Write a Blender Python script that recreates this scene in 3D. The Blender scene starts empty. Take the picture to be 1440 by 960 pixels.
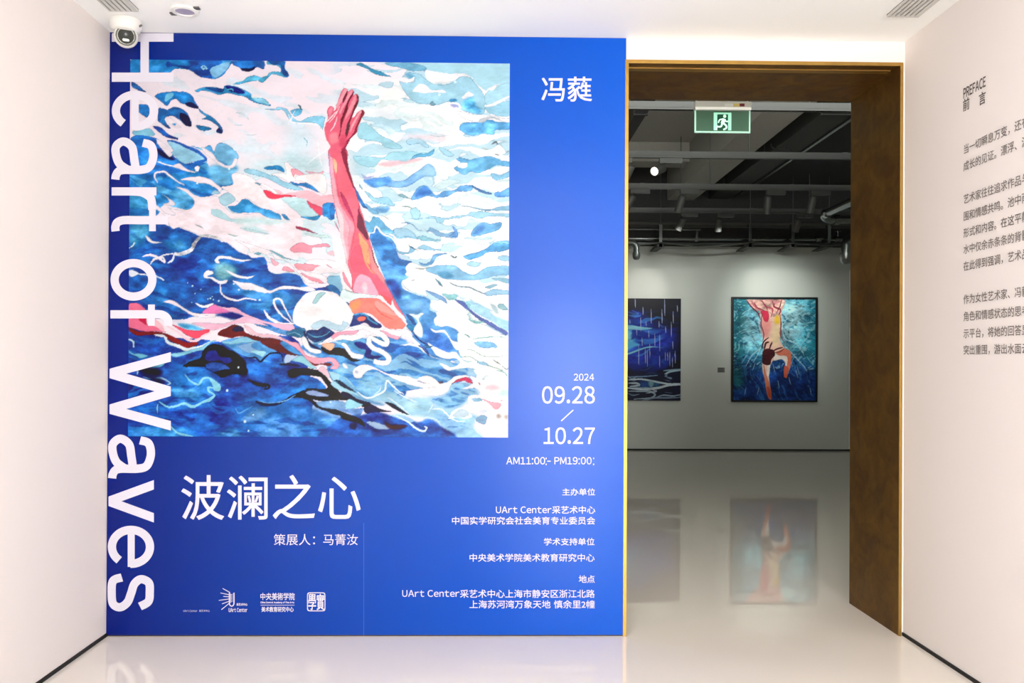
import bpy, bmesh, math, random
import numpy as np
from mathutils import Vector, Matrix

random.seed(7)
S = bpy.context.scene
COL = S.collection

# ------------------------------------------------------------------ camera
FPX, YAW, PIT, ROL, SX, SY = 1150.0, 0.0166, 0.0032, 0.0049, -12.69, 27.29
D, ZC, XL, XR, HC = 3.896, 1.2946, -1.7996, 1.9912, 2.85      # front wall, eye height, side walls, ceiling
cy_, sy_ = math.cos(YAW), math.sin(YAW)
cp_, sp_ = math.cos(PIT), math.sin(PIT)
cr_, sr_ = math.cos(ROL), math.sin(ROL)
_R0 = np.array([cy_, -sy_, 0.0]); _F0 = np.array([sy_, cy_, 0.0]); _U0 = np.array([0, 0, 1.0])
_F = _F0 * cp_ + _U0 * sp_; _U1 = -_F0 * sp_ + _U0 * cp_
_R = _R0 * cr_ + _U1 * sr_; _U = -_R0 * sr_ + _U1 * cr_
EYE = np.array([0.0, 0.0, ZC])
cam = bpy.data.cameras.new('camera'); camo = bpy.data.objects.new('camera', cam); COL.objects.link(camo)
cam.sensor_width = 36.0; cam.sensor_fit = 'HORIZONTAL'; cam.lens = 36.0 * FPX / 1440.0
cam.shift_x = -SX / 1440.0; cam.shift_y = SY / 1440.0; cam.clip_start = 0.05
camo.matrix_world = Matrix(((_R[0], _U[0], -_F[0], EYE[0]), (_R[1], _U[1], -_F[1], EYE[1]), (_R[2], _U[2], -_F[2], EYE[2]), (0, 0, 0, 1)))
S.camera = camo

def pix(px, py, axis, val):
    """points where the sight lines through photo pixels meet the plane axis = val"""
    px = np.asarray(px, float); py = np.asarray(py, float)
    a = (px - 720 - SX) / FPX; b = -(py - 480 - SY) / FPX
    d = _F + a[..., None] * _R + b[..., None] * _U
    t = (val - EYE[axis]) / d[..., axis]
    return EYE + d * t[..., None]

# ------------------------------------------------------------------ light
S.view_settings.view_transform = 'Standard'; S.view_settings.look = 'None'
S.view_settings.gamma = 1.0; S.view_settings.use_curve_mapping = False
S.view_settings.exposure = 0.0
w = bpy.data.worlds.new('daylight'); S.world = w; w.use_nodes = True
w.node_tree.nodes['Background'].inputs[0].default_value = (0.95, 0.97, 1.0, 1)
w.node_tree.nodes['Background'].inputs[1].default_value = 0.3
YB = -4.6                                                     # rear wall of the entrance hall

def area(name, loc, size, power, color, rot):
    l = bpy.data.lights.new(name, 'AREA'); l.shape = 'RECTANGLE'; l.size, l.size_y = size
    l.energy = power; l.color = color
    o = bpy.data.objects.new(name, l); COL.objects.link(o); o.location = loc; o.rotation_euler = rot
    return o
area('entrance_daylight', (1.2, YB + 0.06, 1.14), (1.4, 2.1), 258, (0.98, 1.0, 0.99), (math.pi / 2, 0, 0))
area('hall_ceiling_fill', (0.55, -0.7, 1.75), (2.4, 1.6), 128, (0.965, 1.0, 1.0), (math.pi, 0, 0))  # added fill behind the camera, aimed up to brighten the ceiling; no fixture
area('hall_wall_fill', (-0.9, -0.8, HC - 0.06), (1.2, 2.4), 106, (0.965, 1.0, 1.0), (0, math.radians(-46), 0))  # unseen fill added to brighten the right wall, tilted toward it
area('gallery_fill', (1.6, 4.46, 3.55), (5.5, 1.0), 250, (0.97, 1.0, 0.955), (math.pi / 2 + .95, 0, 0))  # no window here: hidden fill added to lift the gallery ceiling and walls
# ------------------------------------------------------------------ materials
def lin(h):
    if isinstance(h, str):
        h = h.lstrip('#'); c = [int(h[i:i + 2], 16) / 255 for i in (0, 2, 4)]
    else:
        c = [v / 255 for v in h]
    return tuple(v / 12.92 if v <= 0.04045 else ((v + 0.055) / 1.055) ** 2.4 for v in c)

def mat(name, col, rough=0.5, metal=0.0, spec=0.5, noise=0.0, scale=8.0, bump=0.0, bscale=60.0, emit=None, es=0.0, rnoise=0.0, alpha=None, trans=0.0, coat=0.0):
    m = bpy.data.materials.new(name); m.use_nodes = True
    nt = m.node_tree; b = nt.nodes['Principled BSDF']
    c = lin(col) if not (isinstance(col, tuple) and max(col) <= 1) else col
    b.inputs['Base Color'].default_value = (*c, 1); b.inputs['Roughness'].default_value = rough
    b.inputs['Metallic'].default_value = metal; b.inputs['Specular IOR Level'].default_value = spec
    b.inputs['Transmission Weight'].default_value = trans; b.inputs['Coat Weight'].default_value = coat
    tc = nt.nodes.new('ShaderNodeTexCoord')
    if noise or rnoise:
        n = nt.nodes.new('ShaderNodeTexNoise'); n.inputs['Scale'].default_value = scale; n.inputs['Detail'].default_value = 5
        nt.links.new(tc.outputs['Object'], n.inputs['Vector'])
        if noise:
            mx = nt.nodes.new('ShaderNodeMixRGB'); mx.inputs[1].default_value = (*[v * (1 - noise) for v in c], 1)
            mx.inputs[2].default_value = (*[min(1, v * (1 + noise)) for v in c], 1)
            nt.links.new(n.outputs['Fac'], mx.inputs[0]); nt.links.new(mx.outputs[0], b.inputs['Base Color'])
        if rnoise:
            mr = nt.nodes.new('ShaderNodeMapRange'); mr.inputs['To Min'].default_value = rough - rnoise; mr.inputs['To Max'].default_value = rough + rnoise
            nt.links.new(n.outputs['Fac'], mr.inputs['Value']); nt.links.new(mr.outputs[0], b.inputs['Roughness'])
    if bump:
        n2 = nt.nodes.new('ShaderNodeTexNoise'); n2.inputs['Scale'].default_value = bscale; n2.inputs['Detail'].default_value = 4
        nt.links.new(tc.outputs['Object'], n2.inputs['Vector'])
        bp = nt.nodes.new('ShaderNodeBump'); bp.inputs['Strength'].default_value = bump; bp.inputs['Distance'].default_value = 0.01
        nt.links.new(n2.outputs['Fac'], bp.inputs['Height']); nt.links.new(bp.outputs[0], b.inputs['Normal'])
    if emit is not None:
        b.inputs['Emission Color'].default_value = (*lin(emit), 1); b.inputs['Emission Strength'].default_value = es
    return m

def paint_mat(name, rough=0.5, spec=0.4):
    m = bpy.data.materials.new(name); m.use_nodes = True; nt = m.node_tree; b = nt.nodes['Principled BSDF']
    a = nt.nodes.new('ShaderNodeAttribute'); a.attribute_name = 'pigment'
    nt.links.new(a.outputs['Color'], b.inputs['Base Color']); b.inputs['Roughness'].default_value = rough
    b.inputs['Specular IOR Level'].default_value = spec
    return m

# ------------------------------------------------------------------ mesh helpers
class MB:
    def __init__(s): s.v = []; s.f = []; s.sm = []
    def add(s, vs, fs, smooth=False):
        k = len(s.v); s.v += [tuple(v) for v in vs]; s.f += [tuple(i + k for i in f) for f in fs]; s.sm += [smooth] * len(fs)
        return s
    def box(s, x0, x1, y0, y1, z0, z1):
        return s.add([(x0, y0, z0), (x1, y0, z0), (x1, y1, z0), (x0, y1, z0), (x0, y0, z1), (x1, y0, z1), (x1, y1, z1), (x0, y1, z1)],
                     [(0, 3, 2, 1), (4, 5, 6, 7), (0, 1, 5, 4), (1, 2, 6, 5), (2, 3, 7, 6), (3, 0, 4, 7)])
    def tube(s, path, r, n=12, caps=True, closed=False):
        P = [Vector(p) for p in path]; R = r if isinstance(r, (list, tuple)) else [r] * len(P)
        rings = []; up = None
        for i, p in enumerate(P):
            t = ((P[min(i + 1, len(P) - 1)] - P[max(i - 1, 0)])).normalized()
            if up is None:
                up = Vector((0, 0, 1)) if abs(t.z) < 0.9 else Vector((1, 0, 0))
            a = t.cross(up).normalized(); b = a.cross(t).normalized(); up = b
            rings.append([p + a * (R[i] * math.cos(2 * math.pi * j / n)) + b * (R[i] * math.sin(2 * math.pi * j / n)) for j in range(n)])
        vs = [v for ring in rings for v in ring]; fs = []
        for i in range(len(P) - 1):
            for j in range(n):
                fs.append((i * n + j, i * n + (j + 1) % n, (i + 1) * n + (j + 1) % n, (i + 1) * n + j))
        s.add(vs, fs, True)
        if caps:
            k = len(vs) - n
            s.add(rings[0], [tuple(range(n))[::-1]]); s.add(rings[-1], [tuple(range(n))])
        return s
    def lathe(s, prof, n=32, M=None):
        """prof: (radius, height) pairs about local z"""
        vs = []; fs = []
        for r, h in prof:
            for j in range(n):
                a = 2 * math.pi * j / n; vs.append(Vector((r * math.cos(a), r * math.sin(a), h)))
        for i in range(len(prof) - 1):
            for j in range(n):
                fs.append((i * n + j, i * n + (j + 1) % n, (i + 1) * n + (j + 1) % n, (i + 1) * n + j))
        if prof[0][0] > 1e-6: fs.append(tuple(range(n))[::-1])
        if prof[-1][0] > 1e-6: fs.append(tuple(range((len(prof) - 1) * n, len(prof) * n)))
        if M is not None: vs = [M @ v for v in vs]
        return s.add(vs, fs, True)
    def build(s, name, m, parent=None, bevel=0.0, label=None, origin=None):
        me = bpy.data.meshes.new(name)
        vs = s.v
        if origin is not None: vs = [(v[0] - origin[0], v[1] - origin[1], v[2] - origin[2]) for v in vs]
        me.from_pydata([tuple(v) for v in vs], [], s.f); me.materials.append(m)
        me.polygons.foreach_set('use_smooth', s.sm)
        bm = bmesh.new(); bm.from_mesh(me); bmesh.ops.remove_doubles(bm, verts=bm.verts, dist=1e-6)
        bmesh.ops.recalc_face_normals(bm, faces=bm.faces); bm.to_mesh(me); bm.free()
        o = bpy.data.objects.new(name, me); COL.objects.link(o)
        if origin is not None: o.location = origin
        if parent is not None: o.parent = parent
        if bevel:
            bv = o.modifiers.new('bevel', 'BEVEL'); bv.width = bevel; bv.segments = 2; bv.limit_method = 'ANGLE'
        if any(s.sm):
            es = o.modifiers.new('edges', 'EDGE_SPLIT'); es.split_angle = math.radians(40)
        if label: o['label'] = label
        return o

def empty(name, loc, label, cat, group=None):
    o = bpy.data.objects.new(name, None); COL.objects.link(o); o.location = loc; o.empty_display_size = 0.1
    return tag(o, label, cat, group)
def tag(o, label, cat, group=None):
    o['label'] = label; o['category'] = cat
    if group: o['group'] = group
    return o
def struct(o): o['kind'] = 'structure'; return o
def rel(o, root):
    """keep a part built in world coordinates where it stands"""
    o.location = Vector(o.location) - Vector(root.location); return o

# lettering -----------------------------------------------------------
_tc = {}
def glyphs(body, bold=0.0, res=4):
    key = (body, bold, res)
    if key not in _tc:
        c = bpy.data.curves.new('lettering', 'FONT'); c.body = body; c.offset = bold; c.resolution_u = res
        o = bpy.data.objects.new('lettering', c); COL.objects.link(o)
        dg = bpy.context.evaluated_depsgraph_get(); dg.update()
        m = bpy.data.meshes.new_from_object(o.evaluated_get(dg))
        v = np.zeros(len(m.vertices) * 3); m.vertices.foreach_get('co', v); v = v.reshape(-1, 3)[:, :2].copy()
        f = [tuple(p.vertices) for p in m.polygons]
        bpy.data.objects.remove(o); bpy.data.curves.remove(c); bpy.data.meshes.remove(m)
        _tc[key] = (v, f)
    return _tc[key]
def fit(v, x0, x1, y0, y1, turn=False):
    """glyph outline -> photo rectangle (x0..x1, y0..y1)"""
    lo = v.min(0); hi = v.max(0); n = (v - lo) / np.maximum(hi - lo, 1e-9)
    if turn: return x0 + n[:, 1] * (x1 - x0), y0 + n[:, 0] * (y1 - y0)
    return x0 + n[:, 0] * (x1 - x0), y1 - n[:, 1] * (y1 - y0)
# ------------------------------------------------------------------ the setting
M_wall = mat('hall_wall_paint', (233, 224, 219), 0.75, bump=0.02, bscale=300)
M_ceil = mat('hall_ceiling_paint', (250, 250, 248), 0.8)
M_floor = mat('polished_resin_floor', (232, 223, 213), 0.028, spec=0.42, noise=0.03, scale=1.6, rnoise=0.012)
M_gwall = mat('gallery_wall_paint', (206, 210, 203), 0.8)
M_gceil = mat('sprayed_ceiling', (182, 179, 171), 0.95, noise=0.25, scale=90, bump=0.8, bscale=70)
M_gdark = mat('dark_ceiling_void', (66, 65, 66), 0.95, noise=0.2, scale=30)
M_black = mat('black_shadow_gap', (16, 13, 12), 0.7)
M_bronze = mat('bronze_sheet', (116, 80, 34), 0.5, metal=0.65, noise=0.55, scale=4.5, rnoise=0.14, bump=0.06, bscale=14)
def mottle(m, lo, hi, scale, a=.42, b=.6):
    nt = m.node_tree; n = nt.nodes.new('ShaderNodeTexNoise'); n.inputs['Scale'].default_value = scale; n.inputs['Detail'].default_value = 8; n.inputs['Roughness'].default_value = .65; n.inputs['Distortion'].default_value = .6
    tc = nt.nodes.new('ShaderNodeTexCoord'); r = nt.nodes.new('ShaderNodeValToRGB'); nt.links.new(tc.outputs['Object'], n.inputs['Vector']); nt.links.new(n.outputs['Fac'], r.inputs[0])
    r.color_ramp.elements[0].position = a; r.color_ramp.elements[0].color = (*lin(lo), 1); r.color_ramp.elements[1].position = b; r.color_ramp.elements[1].color = (*lin(hi), 1)
    nt.links.new(r.outputs[0], nt.nodes['Principled BSDF'].inputs['Base Color'])
mottle(M_bronze, (92, 62, 26), (122, 88, 36), 9.0, .36, .66)
M_brass = mat('brass_edge', (176, 138, 70), 0.38, metal=0.85, noise=0.15, scale=30, rnoise=0.1)
M_vent = mat('vent_metal', (205, 203, 198), 0.5)
M_ventdark = mat('vent_slot', (60, 58, 56), 0.8)

YG0, YG1 = 4.415, 12.3                      # back face of the front wall, far gallery wall
GH = ZC + 3.0                               # gallery ceiling
GX0, GX1 = -3.2, 6.6
# doorway
o_tl = pix(883.5, 91.5, 1, D); o_br = pix(1262.5, 890, 1, D)
DX0, DX1, DZ = float(o_tl[0]), float(o_br[0]), float(pix(1070, 91.5, 1, D)[2])

struct(MB().box(GX0 - .1, GX1 + .1, YB - .1, YG1 + .3, -0.1, 0).build('floor', M_floor))
struct(MB().box(XL - .1, XR + .1, YB - .1, D, HC, HC + .1).build('ceiling', M_ceil))
struct(MB().box(XL - .1, XL, YB - .1, D, 0, HC).build('wall_left', M_wall))
struct(MB().box(XR, XR + .1, YB - .1, D, 0, HC).build('wall_right', M_wall))
b = MB(); b.box(XL - .1, DX0 - .016, D, YG0, 0, HC + .1); b.box(DX0 - .016, DX1 + .016, D, YG0, DZ + .016, HC + .1); b.box(DX1 + .016, XR + .1, D, YG0, 0, HC + .1)
struct(b.build('wall_front', M_wall))
b = MB(); b.box(XL, .4, YB - .1, YB, 0, HC); b.box(.4, XR, YB - .1, YB, 2.25, HC)
struct(b.build('wall_back', M_wall))
b = MB(); b.box(.36, .42, YB - .02, YB + .03, 0, 2.29); b.box(XR - .06, XR, YB - .02, YB + .03, 0, 2.29); b.box(.42, XR - .06, YB - .02, YB + .03, 2.23, 2.29); b.box(1.17, 1.22, YB - .02, YB + .03, 0, 2.23)
struct(b.build('door_1', mat('entrance_frame', (70, 70, 72), 0.4, metal=0.6)))
# dark shadow gaps at the foot of the walls
struct(MB().box(XL, XL + .006, YB, D, 0, .016).build('baseboard_left', M_black))
struct(MB().box(XR - .006, XR, YB, D, 0, .016).build('baseboard_right', M_black))
struct(MB().box(XL, DX0 - .016, D - .006, D, 0, .014).build('baseboard_front', mat('dark_plinth', (64, 50, 34), 0.6, noise=0.5, scale=25)))
# bronze lining of the doorway with its brass edge
struct(MB().box(DX1, DX1 + .016, D - .004, YG0 + .01, 0, DZ + .016).build('trim_1', M_bronze))
b = MB(); b.box(DX0 - .016, DX1, D - .004, D + .05, DZ, DZ + .016); b.box(DX0 - .016, DX1, D + .09, YG0 + .01, DZ, DZ + .016); b.box(DX0 - .016, DX1, D + .05, D + .09, DZ + .01, DZ + .016)
struct(b.build('trim_2', M_bronze))
struct(MB().box(DX0 - .016, DX0, D - .004, YG0 + .01, 0, DZ + .016).build('trim_3', M_bronze))
struct(MB().box(DX0, DX1 - .02, D + .05, D + .09, DZ - .004, DZ + .009).build('trim_4', M_brass))
b = MB(); yb0, yb1 = D - .012, D - .004
b.box(DX0 - .016, DX0 + .001, yb0, yb1, 0, DZ + .016); b.box(DX1 - .001, DX1 + .012, yb0, yb1, 0, DZ + .016); b.box(DX0, DX1, yb0, yb1, DZ - .001, DZ + .016)
struct(b.build('trim_5', M_brass, bevel=0.001))
# gallery
struct(MB().box(GX0 - .1, GX1 + .1, YG0, YG1 + .3, GH, GH + .1).build('gallery_ceiling', M_gceil))
struct(MB().box(GX0 - .1, GX1 + .1, YG1 + .12, YG1 + .3, 0, GH).build('wall_gallery_back', M_gwall))
zu = float(pix(1040, 347, 1, YG1 + .12)[2])
struct(MB().box(GX0, GX1, YG1 + .09, YG1 + .12, zu, GH).build('wall_gallery_upper', M_gdark))
zp = float(pix(1040, 378.5, 1, YG1)[2]); xp = float(pix(1196, 500, 1, YG1)[0])
b = MB().box(GX0, xp - .03, YG1, YG1 + .12, 0, zp); struct(b.build('wall_gallery_panel', M_gwall))
struct(MB().box(xp - .024, xp, YG1 - .014, YG1 + .12, 0, zp).build('trim_6', mat('panel_edge_trim', (240, 243, 238), .5)))
struct(MB().box(GX0, xp, YG1 - .02, YG1 - .002, 0.0, .022).build('baseboard_gallery', M_black))
struct(MB().box(xp, GX1, YG1 + .10, YG1 + .118, 0.0, .022).build('baseboard_gallery_right', M_black))
struct(MB().box(GX0 - .1, GX0, YG0, YG1 + .3, 0, GH).build('wall_gallery_left', M_gwall))
struct(MB().box(GX1, GX1 + .1, YG0, YG1 + .3, 0, GH).build('wall_gallery_right', M_gwall))
b = MB(); b.box(GX0 - .1, XL - .1, YG0 - .1, YG0, 0, GH); b.box(XR + .1, GX1 + .1, YG0 - .1, YG0, 0, GH); b.box(XL - .1, XR + .1, YG0 - .1, YG0, HC + .1, GH)
struct(b.build('wall_gallery_front', M_gwall))
# ------------------------------------------------------------------ painted canvases: pigment laid on stroke by stroke
CROPS = {'A': (180, 80, 6), 'B': (330, 80, 6), 'C': (480, 80, 6), 'D': (180, 210, 6), 'E': (330, 210, 6), 'F': (480, 210, 6),
         'G': (180, 340, 6), 'H': (330, 340, 6), 'I': (480, 340, 6), 'J': (180, 460, 6), 'K': (330, 460, 6), 'L': (480, 460, 6),
         'Z': (0, 0, 1), 'M': (1010, 400, 5.3333), 'N': (880, 400, 5.3333)}

def vnoise(h, w, cell_y, cell_x, rng):
    gy, gx = int(h / cell_y) + 3, int(w / cell_x) + 3
    g = rng.random((gy, gx)); y = np.arange(h) / cell_y; x = np.arange(w) / cell_x
    y0 = y.astype(int); x0 = x.astype(int); fy = (y - y0); fx = (x - x0)
    fy = (fy * fy * (3 - 2 * fy))[:, None]; fx = (fx * fx * (3 - 2 * fx))[None]
    a = g[y0][:, x0]; b = g[y0][:, x0 + 1]; c = g[y0 + 1][:, x0]; d = g[y0 + 1][:, x0 + 1]
    return (a * (1 - fx) + b * fx) * (1 - fy) + (c * (1 - fx) + d * fx) * fy
def blur(m, k):
    if k < 1: return m
    k = int(k)
    for ax in (0, 1):
        p = np.pad(m, [(k + 1, k) if i == ax else (0, 0) for i in (0, 1)], mode='edge').cumsum(ax)
        n = m.shape[ax]
        m = (np.take(p, range(2 * k + 1, 2 * k + 1 + n), ax) - np.take(p, range(0, n), ax)) / (2 * k + 1)
    return m
def spline(P, closed, n=5):
    P = np.asarray(P, float); N = len(P); out = []
    for i in range(N if closed else N - 1):
        if closed: p0, p1, p2, p3 = P[i - 1], P[i], P[(i + 1) % N], P[(i + 2) % N]
        else: p0, p1, p2, p3 = P[max(i - 1, 0)], P[i], P[i + 1], P[min(i + 2, N - 1)]
        d1, d2 = np.hypot(*(p2 - p1)), 1e-9
        m1 = (p2 - p0) * 0.5; m2 = (p3 - p1) * 0.5
        for m in (m1, m2):                                  # keep hooks and tips from overshooting
            L = np.hypot(*m)
            if L > d1: m *= d1 / L
        for t in np.arange(n) / n:
            out.append((2 * t**3 - 3 * t**2 + 1) * p1 + (t**3 - 2 * t**2 + t) * m1 + (-2 * t**3 + 3 * t**2) * p2 + (t**3 - t**2) * m2)
    if not closed: out.append(P[-1])
    return np.array(out)
class Canvas:
    def __init__(s, x0, y0, x1, y1, res, base, seed=1):
        s.x0, s.y0, s.res = x0, y0, res; s.w = int((x1 - x0) * res); s.h = int((y1 - y0) * res)
        s.im = np.ones((s.h, s.w, 3)) * np.array(base); rng = s.rng = np.random.default_rng(seed)
        n = lambda a, b: vnoise(s.h, s.w, a * res, b * res, rng) - .5
        s.t1 = n(6, 11) * .5 + n(2.5, 5) * .35 + n(1.1, 2) * .3 + n(17, 26) * .7
        s.wx = (n(9, 9) * 2.6 + n(3.5, 3.5) * 1.1) * res * .55; s.wy = (n(9, 9) * 2.6 + n(3.5, 3.5) * 1.1) * res * .55
    def mask(s, P):
        P = (np.asarray(P) - (s.x0, s.y0)) * s.res
        y0 = max(int(P[:, 1].min()) - 3, 0); y1 = min(int(P[:, 1].max()) + 4, s.h)
        x0 = max(int(P[:, 0].min()) - 3, 0); x1 = min(int(P[:, 0].max()) + 4, s.w)
        if y1 <= y0 or x1 <= x0: return None
        acc = np.zeros((y1 - y0, x1 - x0 + 1), int)
        for a, b in zip(P, np.roll(P, -1, 0)):
            if a[1] == b[1]: continue
            lo, hi = sorted((a[1], b[1]))
            r = np.arange(max(math.ceil(lo - .5), y0), min(math.ceil(hi - .5), y1))
            if not len(r): continue
            x = a[0] + (r + .5 - a[1]) * (b[0] - a[0]) / (b[1] - a[1])
            c = np.clip(np.ceil(x - .5).astype(int) - x0, 0, x1 - x0)
            np.add.at(acc, (r - y0, c), 1)
        return (np.cumsum(acc, 1)[:, :-1] % 2).astype(float), y0, y1, x0, x1
    def poly(s, P, col, edge=0.0, tex=0.1, soft=0.0, alpha=1.0):
        r = s.mask(P)
        if r is None: return
        m, y0, y1, x0, x1 = r
        if soft:
            k = max(int(soft * s.res), 1); Y0, Y1, X0, X1 = max(y0 - 2 * k, 0), min(y1 + 2 * k, s.h), max(x0 - 2 * k, 0), min(x1 + 2 * k, s.w)
            mm = np.zeros((Y1 - Y0, X1 - X0)); mm[y0 - Y0:y1 - Y0, x0 - X0:x1 - X0] = m
            m = blur(blur(mm, k), k); y0, y1, x0, x1 = Y0, Y1, X0, X1
        t = s.t1[y0:y1, x0:x1, None]
        c = np.array(col); lum = c.mean()
        c = c * (1 + tex * t * 1.6) + tex * t * .12
        if edge:
            k = max(int(.7 * s.res), 1); b = blur(m, k); e = np.clip(4 * b * (1 - b) * edge * 1.35, 0, 1)[..., None] * m[..., None]
            dark = np.array(col) * np.array((.55, .62, .70)) if lum < .82 else np.array((.55, .66, .74))
            c = c * (1 - e) + dark * e
        m = (m * alpha)[..., None]; d = s.im[y0:y1, x0:x1]
        s.im[y0:y1, x0:x1] = d * (1 - m) + c * m
    def stroke(s, P, w, col, taper=True, **k):
        Q = spline(P, False, 6); n = len(Q); t = np.gradient(Q, axis=0); t /= np.maximum(np.hypot(t[:, 0], t[:, 1]), 1e-9)[:, None]
        q = np.linspace(0, 1, n); ww = w / 2 * (np.clip(np.sin(np.pi * (q * .9 + .05)), 0, 1) ** .6 if taper else np.ones(n))
        nrm = np.stack([-t[:, 1], t[:, 0]], 1) * ww[:, None]
        for i in range(n - 1):
            pass
        s.poly(np.concatenate([Q + nrm, (Q - nrm)[::-1]]), col, **k)
    def dsl(s, text):
        for ln in text.strip().splitlines():
            ln = ln.strip()
            if not ln or ln[0] == '#': continue
            crop, col, opt, pts = ln.split('|')
            ox, oy, sc = CROPS[crop]
            P = np.array([[float(v) for v in p.split(',')] for p in pts.split()]) / sc + (ox, oy)
            k = dict(tex=.08); wdt = None; tap = True
            for o in opt.split():
                if o[0] == 'e': k['edge'] = float(o[1:] or .6)
                elif o[0] == 't': k['tex'] = float(o[1:])
                elif o[0] == 'b': k['soft'] = float(o[1:])
                elif o[0] == 'a': k['alpha'] = float(o[1:])
                elif o[0] == 's': wdt = float(o[1:]) / sc
                elif o[0] == 'u': wdt = float(o[1:]) / sc; tap = False
            c = [int(col[i:i + 2], 16) / 255 for i in (0, 2, 4)]
            if wdt: s.stroke(P, wdt, c, tap, **k)
            else: s.poly(spline(P, True), c, **k)
    def strands(s, P, col, cy, cx, shear, lo, hi, seed, alpha=.8, bright=True, edge=.5, soft=12):
        """long wavering bands of one pigment inside an outline, only over light (or over dark) ground"""
        r = s.mask(np.asarray(P, float))
        k = int(soft * s.res); m = np.zeros((s.h, s.w)); m[r[1]:r[2], r[3]:r[4]] = r[0]; m[:k] *= 1
        m = blur(blur(m, k), k); y0, y1, x0, x1 = max(r[1] - 2 * k, 0), min(r[2] + 2 * k, s.h), max(r[3] - 2 * k, 0), min(r[4] + 2 * k, s.w); m = m[y0:y1, x0:x1]
        rng = np.random.default_rng(seed); Y, X = np.mgrid[y0:y1, x0:x1] / s.res
        wob = vnoise(y1 - y0, x1 - x0, 22 * s.res, 26 * s.res, rng) * 16 + vnoise(y1 - y0, x1 - x0, 7 * s.res, 9 * s.res, rng) * 4.5
        V = (Y - shear * X + wob) / cy + 400; U = X / cx + wob * .02 + 50
        g = rng.random((900, 120)); n = 0
        for o, a in ((1, .7), (2.1, .3)):
            vi = np.floor(V * o).astype(int); ui = np.floor(U * o).astype(int); fv = V * o - vi; fu = U * o - ui
            fv = fv * fv * (3 - 2 * fv); fu = fu * fu * (3 - 2 * fu)
            G = lambda a_, b_: g[a_ % 900, b_ % 120]
            n = n + a * ((G(vi, ui) * (1 - fu) + G(vi, ui + 1) * fu) * (1 - fv) + (G(vi + 1, ui) * (1 - fu) + G(vi + 1, ui + 1) * fu) * fv)
        b = np.clip((n - lo) / .03, 0, 1) * np.clip((hi - n) / .03, 0, 1)
        d = s.im[y0:y1, x0:x1]; lum = d.mean(2)
        gate = np.clip((lum - .84) / .05, 0, 1) if bright else np.clip((.80 - lum) / .1, 0, 1)
        e = np.clip(4 * b * (1 - b), 0, 1)[..., None] * edge
        c = np.array(col) * (1 + .1 * s.t1[y0:y1, x0:x1, None]); c = c * (1 - e) + np.array(col) * (.6, .68, .74) * e
        a = (np.clip(b + e[..., 0], 0, 1) * gate * np.clip(m * 1.4, 0, 1) * alpha)[..., None]
        s.im[y0:y1, x0:x1] = d * (1 - a) + c * a
    def dot(s, x, y, r, col):
        a = np.linspace(0, 2 * np.pi, 12, endpoint=False); s.poly(np.stack([x + r * np.cos(a), y + r * np.sin(a)], 1), col, tex=0)
    def warp(s, amt=1.0):
        Y, X = np.mgrid[0:s.h, 0:s.w]
        xs = np.clip(X + s.wx * amt, 0, s.w - 1).astype(int); ys = np.clip(Y + s.wy * amt, 0, s.h - 1).astype(int)
        s.im = s.im[ys, xs]
    def sample(s, px, py):
        x = np.clip((px - s.x0) * s.res - .5, 0, s.w - 1.001); y = np.clip((py - s.y0) * s.res - .5, 0, s.h - 1.001)
        x0 = x.astype(int); y0 = y.astype(int); fx = (x - x0)[:, None]; fy = (y - y0)[:, None]; I = s.im
        return (I[y0, x0] * (1 - fx) + I[y0, x0 + 1] * fx) * (1 - fy) + (I[y0 + 1, x0] * (1 - fx) + I[y0 + 1, x0 + 1] * fx) * fy

def canvas_mesh(name, m, cv, X0, X1, Y, Z0, Z1, nx, nz, parent, gain=1.0, rect=None, lift=0.0):
    """a flat gridded sheet facing the hall whose vertices carry the pigment"""
    gx, gz = np.meshgrid(np.linspace(X0, X1, nx + 1), np.linspace(Z0, Z1, nz + 1))
    V = np.stack([gx.ravel(), np.full(gx.size, Y), gz.ravel()], 1)
    i = np.arange(nx * nz); r = i // nx; c = i % nx; a = r * (nx + 1) + c
    F = np.stack([a, a + 1, a + nx + 2, a + nx + 1], 1).astype(np.int32)
    me = bpy.data.meshes.new(name); me.vertices.add(len(V)); me.vertices.foreach_set('co', V.astype(np.float32).ravel())
    me.loops.add(F.size); me.loops.foreach_set('vertex_index', F.ravel()); me.polygons.add(len(F))
    me.polygons.foreach_set('loop_start', np.arange(0, F.size, 4, dtype=np.int32)); me.update(calc_edges=True)
    u = (V[:, 0] - X0) / (X1 - X0); v = (Z1 - V[:, 2]) / (Z1 - Z0)
    x0, y0, x1, y1 = rect
    col = np.clip(cv.sample(x0 + u * (x1 - x0), y0 + v * (y1 - y0)), 0, 1)
    L = np.where(col <= .04045, col / 12.92, ((col + .055) / 1.055) ** 2.4)
    L = np.clip(L ** 1.1 * gain * (1 + lift) - lift, 0, 1)
    g_ = L.mean(1, keepdims=True); L = np.clip(g_ + (L - g_) * 0.98, 0, 1)
    at = me.color_attributes.new('pigment', 'FLOAT_COLOR', 'POINT')
    at.data.foreach_set('color', np.concatenate([L, np.ones((len(L), 1))], 1).astype(np.float32).ravel())
    me.materials.append(m); o = bpy.data.objects.new(name, me); COL.objects.link(o)
    if parent is not None: o.parent = parent
    return o
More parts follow.
